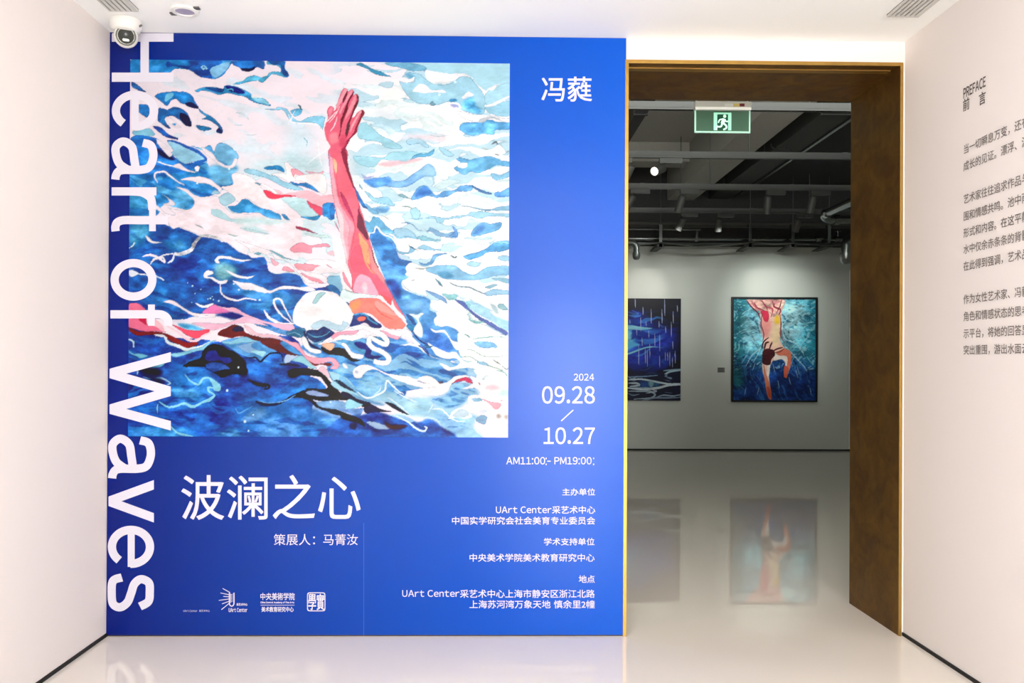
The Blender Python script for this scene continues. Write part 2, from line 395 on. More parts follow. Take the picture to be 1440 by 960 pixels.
SWIMMER = '''
Z|F1E8F3|t.02|180,80 720,80 720,620 180,620
Z|FBFAFC|t.02 b20|480,150 560,110 720,150 720,420 640,470 560,400 500,300
B|D0E6F3|b12 t.05|470,500 640,600 640,760 560,850 440,780 430,600
B|DCEBF6|b14 t.05|1050,450 1440,440 1440,640 1050,560
A|D5EAF6|b8 t.05|1000,650 1060,690 1090,800 1010,830 940,820
B|C4E4F0|b6|410,780 450,770 560,840 640,880 620,930 540,910 420,900
E|C8E4EE|b6|100,110 400,60 700,60 760,160 560,200 300,180
D|3F92D6|t.16|20,-90 250,-40 380,60 480,120 660,110 700,170 880,150 880,290 790,340 690,390 600,400 560,450 520,510 400,490 300,470 240,560 20,560
D|79BCE6|t.14 b2|690,140 870,110 930,160 870,220 870,290 780,300 690,230
D|2E7FCB|b5 t.2|20,200 200,210 350,260 420,330 300,350 230,320 20,320
D|5FAEE2|b4 t.15|420,330 520,350 550,440 480,490 400,440
Z|2068B6|t.2|180,310 237,317 262,324 285,333 305,336 320,342 335,354 348,358 353,362 372,362 378,380 388,385 405,383 420,387 428,398 440,404 462,402 478,405 482,420 470,450 430,462 400,470 380,462 350,450 320,440 300,437 250,450 180,430
G|1555A8|b8 t.22|300,200 520,180 640,330 620,420 450,330
G|4A92D2|b8 t.18|900,330 1200,430 1400,420 1440,480 1300,640 1100,600 960,480
G|4C9BDC|b6 t.2|220,420 340,440 330,490 300,540 400,600 500,640 350,620
D|5DAFDC|b4 t.25|20,640 180,640 170,740 60,820 20,800
D|5BA7DA|b5 t.3|300,790 420,760 520,800 470,850 400,840
J|1A5CB6|t.25|0,40 300,90 560,100 960,140 1440,120 1440,940 0,940
K|3F84D4|b14 t.25|100,560 500,640 900,740 1000,940 100,940
J|4C9FE0|b6 t.25|20,880 300,840 600,930 20,940
J|5A96DE|b8 t.25|1180,780 1440,800 1440,940 1100,940
J|6FB4E4|b3 t.3|820,890 900,870 960,910 940,935 720,930
J|3B86D6|b8 t.2|380,350 640,350 720,420 760,560 700,620 500,620 380,520
J|5FAAE4|b4 t.3 a.7|380,530 560,540 640,600 480,640
J|123F9A|b6 t.25|620,840 720,700 820,600 920,640 760,760 700,830
J|0F3080|b5 a.8|20,470 120,470 250,540 150,560 30,560
K|5B9FDE|t.12 b1|560,160 900,120 1440,100 1440,560 1300,620 1000,560 820,440 760,300
L|5A9DDD|t.14|0,300 60,180 420,100 620,150 720,180 900,280 1060,340 1000,460 760,500 300,560 100,480 0,360
L|3E7FD0|b6 t.2|420,150 640,170 760,260 640,330 460,280
L|84BFE8|b3 t.1|920,480 1040,460 1130,510 1160,560 1070,580 1060,620 980,680 880,700 780,650 720,590 830,575 890,540
L|A5D3EE|b2 t.1|200,610 400,540 560,590 720,590 780,660 960,690 1080,720 1170,760 1110,830 1210,940 970,940 840,830 740,760 560,740 400,650
L|8FBFEA|b3 t.12|780,710 900,740 1060,800 1000,900 880,850
L|BEE4EE|b3|540,640 620,630 650,660 600,690 550,680
L|96CDEE|b5 t.12|120,440 360,420 380,520 300,560 180,560
I|5B9FE0|t.12|240,-60 420,-60 480,130 590,160 530,260 560,290 500,330 520,390 640,440 740,480 740,560 800,600 770,650 800,700 900,690 1000,770 1010,830 1000,980 700,980 560,700 440,480 330,230
I|4687DA|b5 t.2|300,30 420,60 520,180 500,260 440,200 350,120
I|74AEE6|b6 t.1|520,470 700,500 740,580 640,600 540,560
I|3F78CE|b5 t.2|690,720 820,760 940,840 900,960 720,880
#SPLIT
A|3F93D8|e t.2|30,20 500,10 860,18 850,70 800,140 740,175 700,180 660,170 600,160 540,120 470,95 400,95 340,130 270,130 180,135 30,140
A|1F62B4|t.2|320,40 420,30 560,20 780,20 760,70 700,80 690,130 700,175 640,165 580,150 530,110 460,85 380,70 330,85
A|3F93D8|b1|340,30 480,22 520,60 420,62
A|8CC4EA|t.1|690,90 800,40 850,40 830,90 790,130 740,165 700,150
A|BFEFF5|u8|612,82 632,66 652,78 660,94 640,86 630,100 618,84
A|2C6FBC|e t.2|860,20 1130,20 1145,60 1130,90 1080,75 1050,90 960,110 930,80 880,60
A|101F55||935,85 1000,85 1060,70 1050,95 980,115
A|5CB4DA|e t.15|1165,18 1310,18 1310,80 1345,130 1330,160 1280,150 1200,130 1170,160 1120,205 1080,190 990,205 920,225 880,220 960,190 1000,155 1060,145 1110,160 1160,145 1190,110 1270,115 1280,90 1240,60 1165,50
A|1F6AB0|t.2|1170,18 1310,18 1310,80 1345,130 1320,155 1280,110 1270,60 1200,50
A|4AA0D6|e t.15|560,275 640,245 720,245 790,260 810,230 900,240 970,265 1030,300 1040,335 1130,340 1190,390 1190,405 1100,385 1040,365 980,330 900,310 830,295 760,310 680,285 620,275 580,290
A|1D64A8|t.2|640,250 740,255 800,265 780,290 720,285
A|123F8A|t.2|810,235 920,250 980,290 930,300 850,280
A|6CC0DE|u8|830,270 870,262 880,280
A|8FD0EA||1040,340 1130,345 1185,395 1100,375
A|D5EEF4|u10|1045,295 1045,330 1120,330
A|2E83C8|e t.2|220,330 270,300 350,290 470,290 530,320 560,370 590,420 570,430 500,400 440,385 400,350 360,365 330,410 270,370
A|7CC4E6||320,305 380,310 340,360 310,370
A|0E2C60|t.2|480,380 540,380 590,430 540,425 490,405
A|2B74B8|e t.25|255,435 330,440 400,420 480,450 520,520 530,580 480,570 430,530 380,500 330,500 310,530 360,600 340,600 280,560 250,530
A|101E55|t.2|440,470 500,490 530,580 490,570 440,530
A|F1E8F3|e.3|320,510 350,500 410,560 450,590 400,600 340,550
A|3F93D8||370,560 400,560 395,580
A|3287C0|e t.2|590,430 640,470 690,490 740,530 785,590 790,640 740,630 760,590 730,560 680,530 620,520 650,500 600,460
A|154070||740,620 765,590 790,640
A|2A78A8|e t.2|570,575 640,580 700,605 640,620 600,610
A|1E5CAE|e t.15|210,580 290,600 340,650 420,680 420,695 330,680 270,640
A|8FCDE8|e|40,630 180,600 230,650 200,670 60,660
A|2B7ACC|t.2|30,680 250,690 340,790 400,850 470,900 660,860 660,890 560,930 470,970 30,970
A|0B1E58|b1|250,770 350,830 400,870 330,860 260,820
A|9ED3EE|e t.1|330,705 420,715 520,760 600,800 660,860 660,890 560,880 520,890 480,900 430,880 400,840 350,820 380,790
A|2266B6|s26|330,705 420,720 500,760 590,800 655,862 580,885 490,905
A|F1E8F3|e.3|240,690 300,720 340,770 370,830 340,840 290,780 250,730
A|5AA9E2|e t.1|520,745 630,770 680,740 720,790 780,800 850,785 910,840 920,860 860,870 840,900 740,890 690,800 600,780
A|2D7EC4|e t.2|85,405 150,400 180,430 170,520 150,510 85,465
A|2B70B4|e t.2|30,215 60,220 150,290 100,285 30,250
A|D8E4F0|s20 e.3|900,460 960,470 1010,520
A|B9CDD8|s6|970,645 1040,650 1080,640
A|A9C4D8|s6|890,570 960,565
# -- B wave bands
B|8FCBE8|e|240,430 330,425 350,410 430,430 470,490 530,530 600,500 660,485 720,480 750,500 730,600 680,550 600,540 500,550 440,500 400,440 330,440
B|6CB9E0|e|460,440 530,425 560,430 545,470 500,490 470,465
B|5A6A78|s14|525,390 540,405 552,432
B|F4F2FA|s8|495,445 470,500 440,565
B|F4F2FA|s10|440,470 480,540 600,545 690,560 740,620
B|EEF4FA|s10|690,690 700,800 725,900
B|EEF4FA|s10|610,890 680,830 770,770
B|7FB4CC|s5|560,660 600,700 590,740
# -- C
C|B4DFF0|t.06|350,25 480,20 1410,20 1410,180 1280,200 1220,250 1170,230 1090,150 1020,115 880,120 700,80 560,85 470,60 400,55
C|7FBCDC|e t.12|350,22 500,18 600,30 700,60 690,85 560,90 470,58 400,50
C|F8F6FB||700,85 880,110 1020,112 1060,140 980,150 900,180 790,190 720,170 690,120
C|ABD9EE|e t.08|470,180 510,190 600,180 560,140 520,130 550,105 640,120 700,160 760,200 850,205 930,180 980,140 1060,140 1110,190 1180,270 1200,380 1180,450 1100,450 990,420 900,350 850,365 800,380 740,375 620,360 560,320 520,270
C|7AB6D8|b1|530,110 600,130 590,180 540,150
C|FAF8FC|e.4|580,265 640,200 700,210 740,250 840,250 870,280 780,270 680,280 620,270
C|FAF8FC|e.4|520,190 510,150 560,160 600,140 590,175 550,190
C|FAF8FC|e.4|1000,310 1050,265 1100,290 1080,310 1020,330
C|5FADDF|b2 t.25|1000,390 1040,320 1100,320 1120,380 1170,420 1150,450 1090,440 1020,410
C|5FA8D8|t.2|890,330 940,320 960,345 910,355
C|9FA6DA|b1|900,370 950,375 980,400 930,400
C|FAFAFC|s14|840,370 900,360 970,375 985,405 940,410
C|B2DDF0|e.5|1195,290 1280,220 1400,185 1410,290 1300,340 1210,380
C|FBFAFC|e.3|1200,255 1250,220 1300,205 1270,245 1220,250
C|A4D6EE|e.5|1195,400 1270,360 1410,345 1410,460 1330,470 1250,450
C|FBFAFC|s26 e.3|1190,390 1260,372 1340,330 1415,295
C|7FA8BA|e|730,370 750,350 780,375 750,385
C|6CB4EA|e t.12|980,570 1020,530 1130,520 1240,500 1310,520 1410,520 1410,580 1290,590 1270,630 1180,620 1080,635 1000,605
C|F6F3F6|e|960,430 1060,450 1150,460 1240,460 1330,480 1410,490 1410,522 1320,510 1240,475 1190,520 1120,520 1010,490
C|C4CBD6|e.4|1140,510 1200,480 1245,470 1330,500 1250,488 1190,520
C|A7DAEC|e|120,600 160,530 240,570 320,640 420,690 500,740 480,755 370,750 300,700 180,680 130,665
C|ABD6EC|e|535,690 580,660 650,665 700,700 725,735 690,740 640,710 590,720 550,720
C|F8DDE4|b3|460,680 540,640 700,635 900,650 820,690 700,670 560,660
C|B6CFDE|s7|710,630 800,650 900,635
C|A9D6EA|e .8|810,750 870,755 940,805 900,820 850,800
C|A8DAEC|e.4|90,820 340,830 400,790 560,775 680,790 730,780 770,755 760,800 700,825 620,830 560,865 440,870 330,850 270,910 180,910 110,870
C|68AED4|e|560,865 620,800 700,795 770,755 760,800 700,825 620,830
C|F8C8D4|b1|290,890 400,860 540,860 600,840 690,840 620,865 500,885 380,910
C|73B8E6|e t.1|940,910 1000,880 960,840 990,825 1080,840 1180,815 1270,815 1330,845 1410,860 1410,900 1300,890 1240,920 1140,960 1080,945 1030,970 960,940
C|FBFBFC|e.4|970,880 1050,870 1040,910 980,910
C|6C7C88|s14|1250,715 1290,690 1305,712
C|8C989E|s12|1280,792 1325,800
C|B4BAB8|s8|1170,740 1230,755
C|8C989E|s10|1385,775 1405,765
B|4F9CC0|e|1010,40 1050,25 1130,70 1230,110 1300,140 1280,145 1180,125 1100,80 1030,55
# -- F
F|80B4E8|e t.1|175,245 240,225 330,220 390,215 430,250 520,240 590,190 660,140 720,100 770,130 780,200 700,210 640,240 560,290 460,305 350,295 260,305
F|A6D4EE|b3|640,180 720,110 775,140 775,200 700,205
F|5E9FE8|b1|180,250 300,230 390,220 410,260 350,295 260,305
F|A9B4DE||150,190 200,215 270,205 230,230 190,240
F|6FAEE8|e t.1|600,350 650,295 710,295 760,350 790,370 850,335 940,325 990,290 1040,280 1100,280 1080,330 960,340 880,380 800,390 700,375 640,400 580,405
F|4A88D8|b1|610,370 660,310 710,300 750,350 700,370 620,395
F|5A84B8|e|1090,285 1150,305 1210,335 1260,345 1250,360 1190,350 1130,320
F|5F9CE0|e|1280,340 1340,330 1410,300 1410,372 1290,375
F|CFE8F0|e.4|770,290 830,250 900,235 1000,250 900,290 820,325
F|8CC4E4|e|1250,180 1330,185 1410,160 1410,200 1290,240
F|C8DCE2|e.3|1290,250 1350,235 1410,225 1390,248
F|90BCC8|e|465,370 500,355 560,390 580,400 520,395
F|9CD0EA|e|145,280 155,320 220,350 270,395 370,385 430,440 440,465 390,470 380,510 320,525 250,480 330,470 400,460 300,440 240,410 190,350
F|6FA8DE|b1|260,485 330,480 400,475 380,508 320,520
F|8CBEDC|e|990,455 1060,460 1150,480 1240,485 1320,460 1410,458 1410,490 1300,495 1200,500 1080,470
F|A4D4EC|e|560,570 640,575 700,560 770,545 850,560 950,545 1050,530 1080,505 1180,505 1300,520 1410,520 1410,547 1270,545 1140,565 1060,545 980,565 860,580 850,605 800,600 770,565
F|A8D6E8|e|570,490 620,475 655,510 650,560 600,570 575,530
F|7E9EA8|s9|495,465 550,470 590,485
F|88B6DC|e|450,585 490,605 550,600 600,625 640,665 720,670 740,640 820,680 880,700 930,680 960,690 970,725 890,730 800,715 740,680 640,670 580,620 500,610
F|6A9CD8|e|920,630 960,660 970,715 900,715 940,680
F|74B4E6|e t.1|1085,690 1110,645 1180,600 1240,610 1340,595 1330,650 1250,680 1160,705 1095,720
F|5E96D8|b1|1150,630 1190,605 1210,620 1160,690 1100,700
F|D4E8EC|e.5|1110,740 1200,740 1300,745 1200,780 1130,770
F|7FBCE6|e t.1|1190,830 1280,770 1350,750 1410,755 1410,820 1330,845 1240,840 1160,870 1080,910 1020,885 1100,860
F|9AD0EC|e|400,680 480,650 540,660 600,710 640,750 560,730 470,740 430,710
F|90C8DC|e|620,730 680,715 760,740 830,750 760,760 680,755
F|8CC0E0|e|440,830 500,850 560,850 570,800 620,830 570,865 490,870
F|9CCCE8|e|630,820 690,790 760,820 840,830 760,840 680,835
F|4C6878|s9|555,795 590,815 640,840
F|CDD9DC|s10|840,790 950,800 1000,770
F|3F4C56|s12|918,882 945,898 970,885
F|C0C8C8|s10|330,545 370,560 400,590
F|74BCE8|e t.1|170,580 230,600 270,550 320,570 380,640 440,690 340,690 290,650 250,690 200,680
F|A9D4EE|e|430,660 500,650 560,665 620,720 540,720 460,720
F|3F8CDA|t.2 e|230,730 290,640 320,700 400,770 450,850 490,910 580,940 560,1000 500,1000 350,930 290,830
F|2A78B8|e|100,300 130,350 170,420 215,490 180,480 130,400
F|80BCE4|e|190,440 260,490 310,530 260,530 200,490
F|F4F8FC|s12|160,470 230,540 330,560 420,620
F|EAF4FA|s14|200,690 260,690 290,640 340,700 420,740 470,830
# -- D
D|F6E9F0|e|780,310 880,290 870,210 920,190 1040,230 1100,290 1140,350 1180,400 1240,420 1290,460 1290,550 1200,520 1120,500 1060,450 1000,410 940,440 880,410 840,360
D|F4E8F2|e|400,310 500,335 560,380 620,400 740,390 800,460 880,530 1000,540 1130,530 1280,580 1440,640 1440,900 1330,900 1200,850 1020,830 1000,890 900,840 860,800 780,770 600,720 520,690 440,660 380,670 340,620 330,570 240,500 250,470 330,540 400,550 340,490 400,510 520,505 560,450 520,390 450,340
D|F4E8F2||1180,380 1440,420 1440,900 1290,900 1200,700
D|F4E8F2|e|440,250 520,230 620,230 700,255 760,300 790,330 770,360 750,330 680,290 600,285 540,265
D|F4E8F2|e|370,140 430,120 500,165 570,185 580,195 500,185 420,160
D|EAF0F8|s12|245,100 330,130 400,140
D|F6F0F6||560,150 585,135 605,150 590,185 570,175
D|F2EAF4|s20 e|255,285 225,235 240,195 310,190 390,250 480,300
D|F4E8F2|e|285,375 340,410 400,450 390,475 290,465 350,440
D|A7D2EA|e|700,375 730,340 780,370
D|B8DEEA|e.4|700,500 780,510 870,580 1000,580 900,610 800,590 710,550
D|C4E2EA|b2|940,655 1060,640 1200,710 1100,700
D|8FC8E8|e|1140,150 1180,130 1260,135 1310,185 1240,165
D|7FBFE8|t.1 e|760,-60 860,-30 930,60 860,120 790,100 720,60
D|F2EAF4|e.5|610,-20 700,20 760,90 850,130 900,70 920,90 880,150 800,140 700,80
D|B0D8EA|e|760,410 840,360 900,410 870,450 800,470
D|9AA6AE|s12|565,635 600,645 640,670
D|A7C0C4|s14|840,710 880,725 920,730
D|6C7A8E|s12|935,780 1000,795 1080,850
D|C4C8D2|u30 t.5|600,745 560,800 530,850 460,880 400,885
D|CDD0D8|u20 t.5|590,750 640,728 740,740 800,775
D|EAF0F6|s12|410,885 320,890 260,910
D|EAF0F6|s16|400,870 380,930 340,965
D|F2EEF4|e|155,730 175,740 220,775 300,785 220,795 175,775
D|DCEBF2|s12|15,835 50,815 65,785
D|4DA0D6|t.2 e|20,390 90,390 170,430 180,500 20,500
D|1C6FB0|b1|20,500 180,505 250,540 20,560
# -- E
E|F4A6B6|e|470,170 500,155 560,180 600,215 560,215 500,200 490,215
E|F3B4C0|e.4|590,175 680,185 740,170 720,200 650,205
E|9CCDE4|e|70,165 160,160 240,190 340,220 400,260 480,280 560,320 570,340 480,330 400,310 330,270 250,230 150,210 90,190
E|F6EDF2|e|410,110 440,95 470,130 560,180 600,215 520,240 460,270 400,240 300,200 400,190 430,200
E|F4A6B6|e|465,165 500,155 560,185 590,215 540,210 500,205 485,225
E|F8BECB|e.3|180,275 260,300 330,370 420,365 540,345 640,340 710,380 780,370 840,380 850,440 760,440 730,480 650,450 590,410 520,395 430,390 380,340 300,330
E|F6EDF2|e|200,280 260,290 360,360 330,370 260,320
E|6C98B0||160,275 215,285 200,300
E|E8506A|e|235,345 270,340 320,365 360,375 440,372 520,390 440,390 380,405 320,415 270,400
E|E4607C|e|600,425 650,450 740,490 735,540 700,550 650,510
E|C4E4EC|e.3|380,410 480,400 580,410 640,500 700,550 560,560 500,500
E|2F7FBE|e|460,260 520,275 600,270 660,300 725,355 690,350 620,320 550,300 490,290
E|F6EDF2|e|510,215 600,200 740,200 770,340 730,370 650,300 560,260 500,250
E|3C93CE|e|245,150 300,130 370,130 410,165 410,185 340,160 280,165
E|4AA3E2|e t.1|-60,480 0,470 60,420 110,420 160,460 220,490 300,510 370,540 385,585 320,580 250,560 200,530 100,530 0,530
E|4A9AD0|e|390,540 430,550 460,590 420,580
E|BFE3EC|e.4|440,450 560,430 620,470 680,540 560,550 500,510
E|3C9AD0|e|545,560 640,560 710,545 690,585 640,590
E|B04A66|e|510,640 560,650 640,680 700,705 620,690 520,665
E|C6E0E2|e.5|580,700 660,705 780,720 780,740 660,730
E|F2A3B6|e|460,840 500,800 560,775 620,800 700,795 770,785 800,810 720,815 650,820 640,870 560,860 490,865
E|F3BCC8|e.4|770,860 860,840 880,870 820,890
E|E69AB0|e|840,600 870,660 880,690 860,660 840,620
E|BFDCE4|e.5|40,655 140,670 290,710 200,700 100,685
E|CBE6EC|b2|0,580 200,570 380,590 480,600 300,630 0,620
# -- G / H ribbons round the head
H|7FB6C4|e|160,95 240,75 330,75 430,130 560,160 380,130 300,90 200,105
H|F6EAF2|e|110,50 130,90 180,80 270,110 310,90 340,140 400,150 470,190 500,230 560,290 600,340 760,345 780,330 690,290 760,260 880,250 870,160 640,140 560,190 440,160 290,70 0,-20
H|F5B4C4|e|300,130 340,160 370,180 330,200
H|F3A9BA|e|390,230 420,200 470,220 500,250 440,245
H|F3A5B4|e|500,180 640,185 720,195 680,210 650,240 580,240 520,225
H|F2A5B5|e|550,260 640,280 740,300 780,330 720,345 620,310
H|F0B0C0|e|770,180 820,220 780,200
H|F6EAF2|e|540,230 620,250 720,270 790,310 760,345 700,310 600,280
H|8CC0DE|e|780,290 880,280 900,340 900,430 870,420 830,380 790,350
H|3C7CB8|e|770,370 830,360 890,420 890,460 830,430
H|F6EEF4||820,-40 920,0 960,200 1000,410 940,400 900,350 880,240 840,120
H|EE9AAE|e|900,240 920,260 960,340 990,400 940,360 910,300
G|8CCBDC|b3 t.2|740,190 830,180 920,240 860,300 800,330 740,290
G|F2F0F8|e|730,150 760,118 830,118 930,145 1045,150 960,165 860,150 790,140 760,150 780,178 740,172
G|F2F0F8|e|640,280 660,245 710,245 720,270 670,290 720,300 770,330 840,320 830,350 780,360 740,340 690,310 650,305
G|F2F0F8|s16|778,355 790,430 850,480 930,490 1000,475 1090,490
G|F2F0F8|e|810,230 870,250 940,280 1010,290 1070,280 1020,310 940,305 870,275
G|F4EEF8|e|880,325 960,340 1050,350 1140,385 1200,410 1280,375 1350,365 1440,380 1520,370 1580,400 1520,415 1440,402 1350,395 1280,400 1200,430 1140,430 1060,410 970,400 930,370
G|F4F2F8|s18|1380,690 1300,620 1240,545 1230,495 1270,480 1320,545 1385,680
G|F4F2F8|s22|1145,575 1180,630 1240,670 1310,690 1400,690
G|F3E8F2|e|305,510 340,495 400,505 480,560 560,600 660,620 750,630 720,645 620,640 540,620 460,570 380,530 330,520
G|EAF0F8||575,520 640,540 720,520 700,555 620,555
G|E884BE|e|630,600 700,545 740,530 830,570 900,590 820,610 740,610
G|F2B9D4|e|740,540 830,555 910,555 980,600 1100,650 1200,680 1300,690 1390,700 1400,745 1300,740 1200,700 1060,670 980,630 900,600 840,580
G|123C86|b1|740,620 880,600 960,620 940,660 860,650
G|F3C0D8|e|540,690 640,680 760,690 850,680 930,650 990,630 1080,660 1180,710 1060,690 950,690 850,710 760,740 690,750 640,720
G|58AEE2|b1|430,690 540,700 640,740 600,750 520,745 450,720
G|6E1B33|t.2|760,770 850,720 900,700 960,720 1000,770 1110,800 1180,810 1280,830 1330,870 1440,940 1300,930 1220,920 1120,850 1060,830 960,800 850,820 790,810
G|123A58||880,740 930,710 970,720 980,750 920,760
G|8E1428|t.2 e|20,730 100,760 220,760 330,780 420,820 500,850 600,850 560,890 510,905 440,880 360,840 280,790 200,790 100,800 30,770
G|F07FA0|e|15,540 80,520 140,560 170,600 170,700 250,710 330,770 240,760 140,760 60,740 15,720
G|D04060||100,660 150,640 170,700 150,700
G|F6C6D4||170,600 220,640 290,700 320,770 240,720 200,700
G|EE5F78|e|380,700 440,720 520,750 600,750 680,740 700,760 640,790 580,820 520,800 470,770
G|F3D3DE|s22|325,705 420,760 500,820 560,840 610,820 650,790 715,765
G|F5E9F2|s24|695,755 760,800 850,822 940,830
G|DDEBF2|s26|245,795 310,800 340,850 390,875 440,890 510,915 570,900 640,880 700,850 760,828
G|F4C3D0|e|980,700 1040,730 1100,770 1200,780 1280,800 1350,830 1440,870 1440,900 1340,850 1250,820 1130,800 1040,780 1000,740
G|4A7FB4|t.3|1060,690 1200,720 1300,740 1420,760 1440,800 1300,780 1150,730
G|DDE4EE|e|15,245 60,245 100,270 50,300 15,285
G|E8EEF6|s14|95,275 200,285 260,300 310,330
G|F0EAF4|s20|130,130 200,115 270,140 320,185
G|F0EAF4|s20|320,180 300,135 230,150 195,195
# -- J / K
J|8CCBE6|e|360,235 450,215 540,195 620,170 690,130 750,110 690,150 640,195 560,215 470,245 410,260
J|5A9AD6|t.15|790,120 960,90 1120,130 1250,200 1330,300 1150,290 1000,250 880,190
J|14123A|t.2|640,200 700,150 770,145 850,190 920,220 980,270 1010,330 1010,400 960,400 880,400 800,430 750,400 690,370 640,340 560,340 470,330 560,280 620,260
J|24489E|t.25|680,210 740,200 780,250 860,260 880,290 830,310 780,280 700,290 660,270
J|3A5CAA|t.25|660,330 720,300 800,310 860,350 800,360 720,380
J|3A1026|b3|960,300 1010,330 1010,400 960,420 920,360
J|8FCBE6|e|790,120 870,120 960,85 1030,90 1060,110 1120,120 1050,130 960,135 880,150 810,140
J|8EB6E0|e|930,170 960,150 1040,130 1110,120 1040,150 1070,180 1160,210 1140,245 1080,220 1000,215
J|A5DCEC||1040,200 1160,205 1140,245 1080,225
J|2A6AC0|t.3 b1|1010,300 1150,290 1350,340 1350,460 1200,480 1050,430 1020,380
J|2A6AC0|t.3|1150,270 1200,225 1290,225 1310,290 1240,300
J|0F1B4E|s16|980,265 1080,260 1120,290 1200,222 1290,225 1312,300
J|0F2450|s22|1280,310 1360,315 1460,330
K|9AD3E2|e|470,270 560,235 600,260 640,310 690,345 640,345 580,310
K|B6CDEA|e|420,300 430,240 470,220 540,240 480,280 460,300
K|6E1B33|t.2|220,100 330,95 390,130 400,180 470,210 540,235 450,230 360,200 260,160 220,130
K|4F96D6|e t.1|385,130 430,120 500,170 570,230 500,220 420,170
K|191336|t.2|450,370 520,345 640,350 720,370 790,440 850,500 910,570 1000,600 1130,640 1180,670 1120,690 1040,650 930,620 820,610 790,560 740,530 780,510 740,440 660,410 560,410 470,430
K|2E1A4A|b1|520,370 620,355 690,370 600,385
K|191336|t.2|610,520 760,520 830,570 900,610 820,620 700,620 620,590
K|16133A|t.2|440,600 540,540 600,535 620,580 700,640 800,660 880,700 1000,750 1090,800 1100,855 1030,810 930,770 850,740 740,700 680,670 640,630 540,595
K|2C7AD0|t.3|470,470 560,420 660,420 740,470 770,520 680,520 600,520 520,560 440,590 300,600
K|191336|s24|180,630 260,655 370,645 460,600
K|7EB4E6|s10|200,625 300,640 420,625 520,570
K|191336|s34|110,440 190,480 290,500 250,525
K|9AB0DC|e.4|600,550 660,535 730,550 800,575 740,585 640,575
K|7FAAD8|e.4|690,640 780,620 900,625 940,650 930,690 850,690 740,680
K|9BD5E8|e.4|930,650 960,610 1040,620 1085,645 1030,680 950,690
K|6C93CC|t.2|870,690 1000,690 1080,680 1060,740 980,730
K|A6D4E8|e|740,350 800,370 880,390 950,430 1010,500 1050,570 1110,610 1010,590 940,560 860,520 810,480 830,450 780,400
K|7AB4DC||900,400 1000,500 1040,560 960,520 880,440
K|16465E|e|840,450 890,450 960,500 1020,550 960,530 890,490
K|F4C8D8|e|700,360 740,330 790,370 800,430 750,400
K|4F8FB8|s8|780,350 820,440 880,470
L|2C62B8|t.25 b1|400,740 500,740 640,800 740,770 860,850 970,945 0,945 -200,935 -60,800 60,740 180,740 300,720
L|22204E|t.2|190,680 270,660 330,690 420,710 300,720 210,730
L|3D55B0|b2 t.3|160,780 260,720 380,740 400,800 280,800
L|A8C4E6|e|210,800 280,800 340,820 420,850 360,865 280,850
L|10163E|t.2|0,735 100,745 180,790 200,845 130,810 0,772
L|141E54|b1|70,820 130,810 120,860 80,860
L|141E5A|b1|180,790 240,850 340,880 280,880
L|5A2038|b1|360,800 420,820 560,830 480,860 400,850
L|9CC4E8||410,740 500,740 620,790 560,800 470,770
L|14304E||360,630 430,640 500,690 575,742 480,710 400,660
L|6FA4D0|b1|80,560 200,600 360,650 300,660 150,610
L|1C2450||0,545 60,555 130,600 250,640 180,650 80,610 0,590
L|C6EAF4|s12|410,738 500,735 620,750 740,762 810,790 840,835
L|DDF2F8|s16|440,740 560,800 640,860 700,875 718,850 700,832
L|101C50|s5|610,800 660,840 690,850
L|0F2E80|b1|840,850 920,880 960,920 880,890
# -- dots and small
J|8FD3EA|s18|490,405 540,460 600,490 640,440 690,430 750,470 772,520
J|8FD3EA|s18|780,530 690,510 690,545 735,580 700,630
J|8FD3EA||690,430 740,460 785,490 780,540 735,535 720,490
J|8FD3EA||730,580 705,630 640,645 600,650 690,605
J|8FD3EA|s22|700,630 640,640 560,678 480,650 370,685 275,635
J|8FD3EA|s8|270,650 262,690 268,735
J|8FD3EA|s18|360,835 430,900 500,915 560,928
J|7FC6E2|e|10,200 60,225 110,230 180,250 120,272 80,250 30,225
J|7FC6E2|e|160,340 320,300 310,330 220,355
J|A9CFE8|s12|140,425 220,445 290,435 370,480 340,490
J|BFE2F0|s14|30,375 90,370 95,405
J|C9E6F2|s16|10,105 55,130 60,180
J|101838|b3|90,345 260,350 300,400 250,425 150,410
J|101838|b2|170,430 270,440 340,480 260,475
J|0C1F5C|b1|1080,625 1160,650 1270,640 1260,662 1140,665
J|7EB4E6|s8|910,690 940,730 990,710 1060,670
J|8AB8E8|b2 t.3 a.6|1060,700 1150,680 1170,740 1060,800 960,800
# -- arm and hand
E|F4788E|e|785,-20 930,-20 945,120 1000,300 1040,440 1080,570 1130,740 1165,880 1200,980 1260,1090 1320,1220 1385,1330 1440,1420 1380,1400 1310,1290 1200,1220 1000,1200 980,1080 940,940 915,850 900,760 880,660 850,540 830,440 805,300 790,120
E|F7B3C2|e.3|785,40 815,60 830,200 850,330 880,450 940,560 960,650 950,760 960,860 940,960 920,860 895,700 850,520 820,380 800,240
E|C99BD0|s9|788,0 788,120 808,260
E|FBC3A0||818,60 850,100 850,200 832,150
E|FAD6E0|e.3|850,480 900,540 915,620 910,720 940,880 950,1000 930,900 890,760 880,660
E|F7A0B4|e.3|880,450 950,560 1000,620 990,720 960,860 950,960 955,860 945,760 960,660 930,580
E|D95A78|s7|850,180 860,330 900,450 1000,600 1000,720 970,850
E|C24A72|e.3|880,350 920,390 960,480 990,560 1000,600 950,520 900,430
E|9A2C58|e.3|885,-10 930,-10 940,110 970,200 1002,312 990,310 950,210 910,90
E|7D2355|e.3|1035,480 1050,510 1080,600 1120,720 1115,760 1070,700 1025,640 1030,560
E|A8385E|s7|1035,430 1040,500 1020,600
E|FBB58C|e.3|1040,690 1080,740 1120,800 1150,900 1130,960 1100,930 1070,840 1045,780
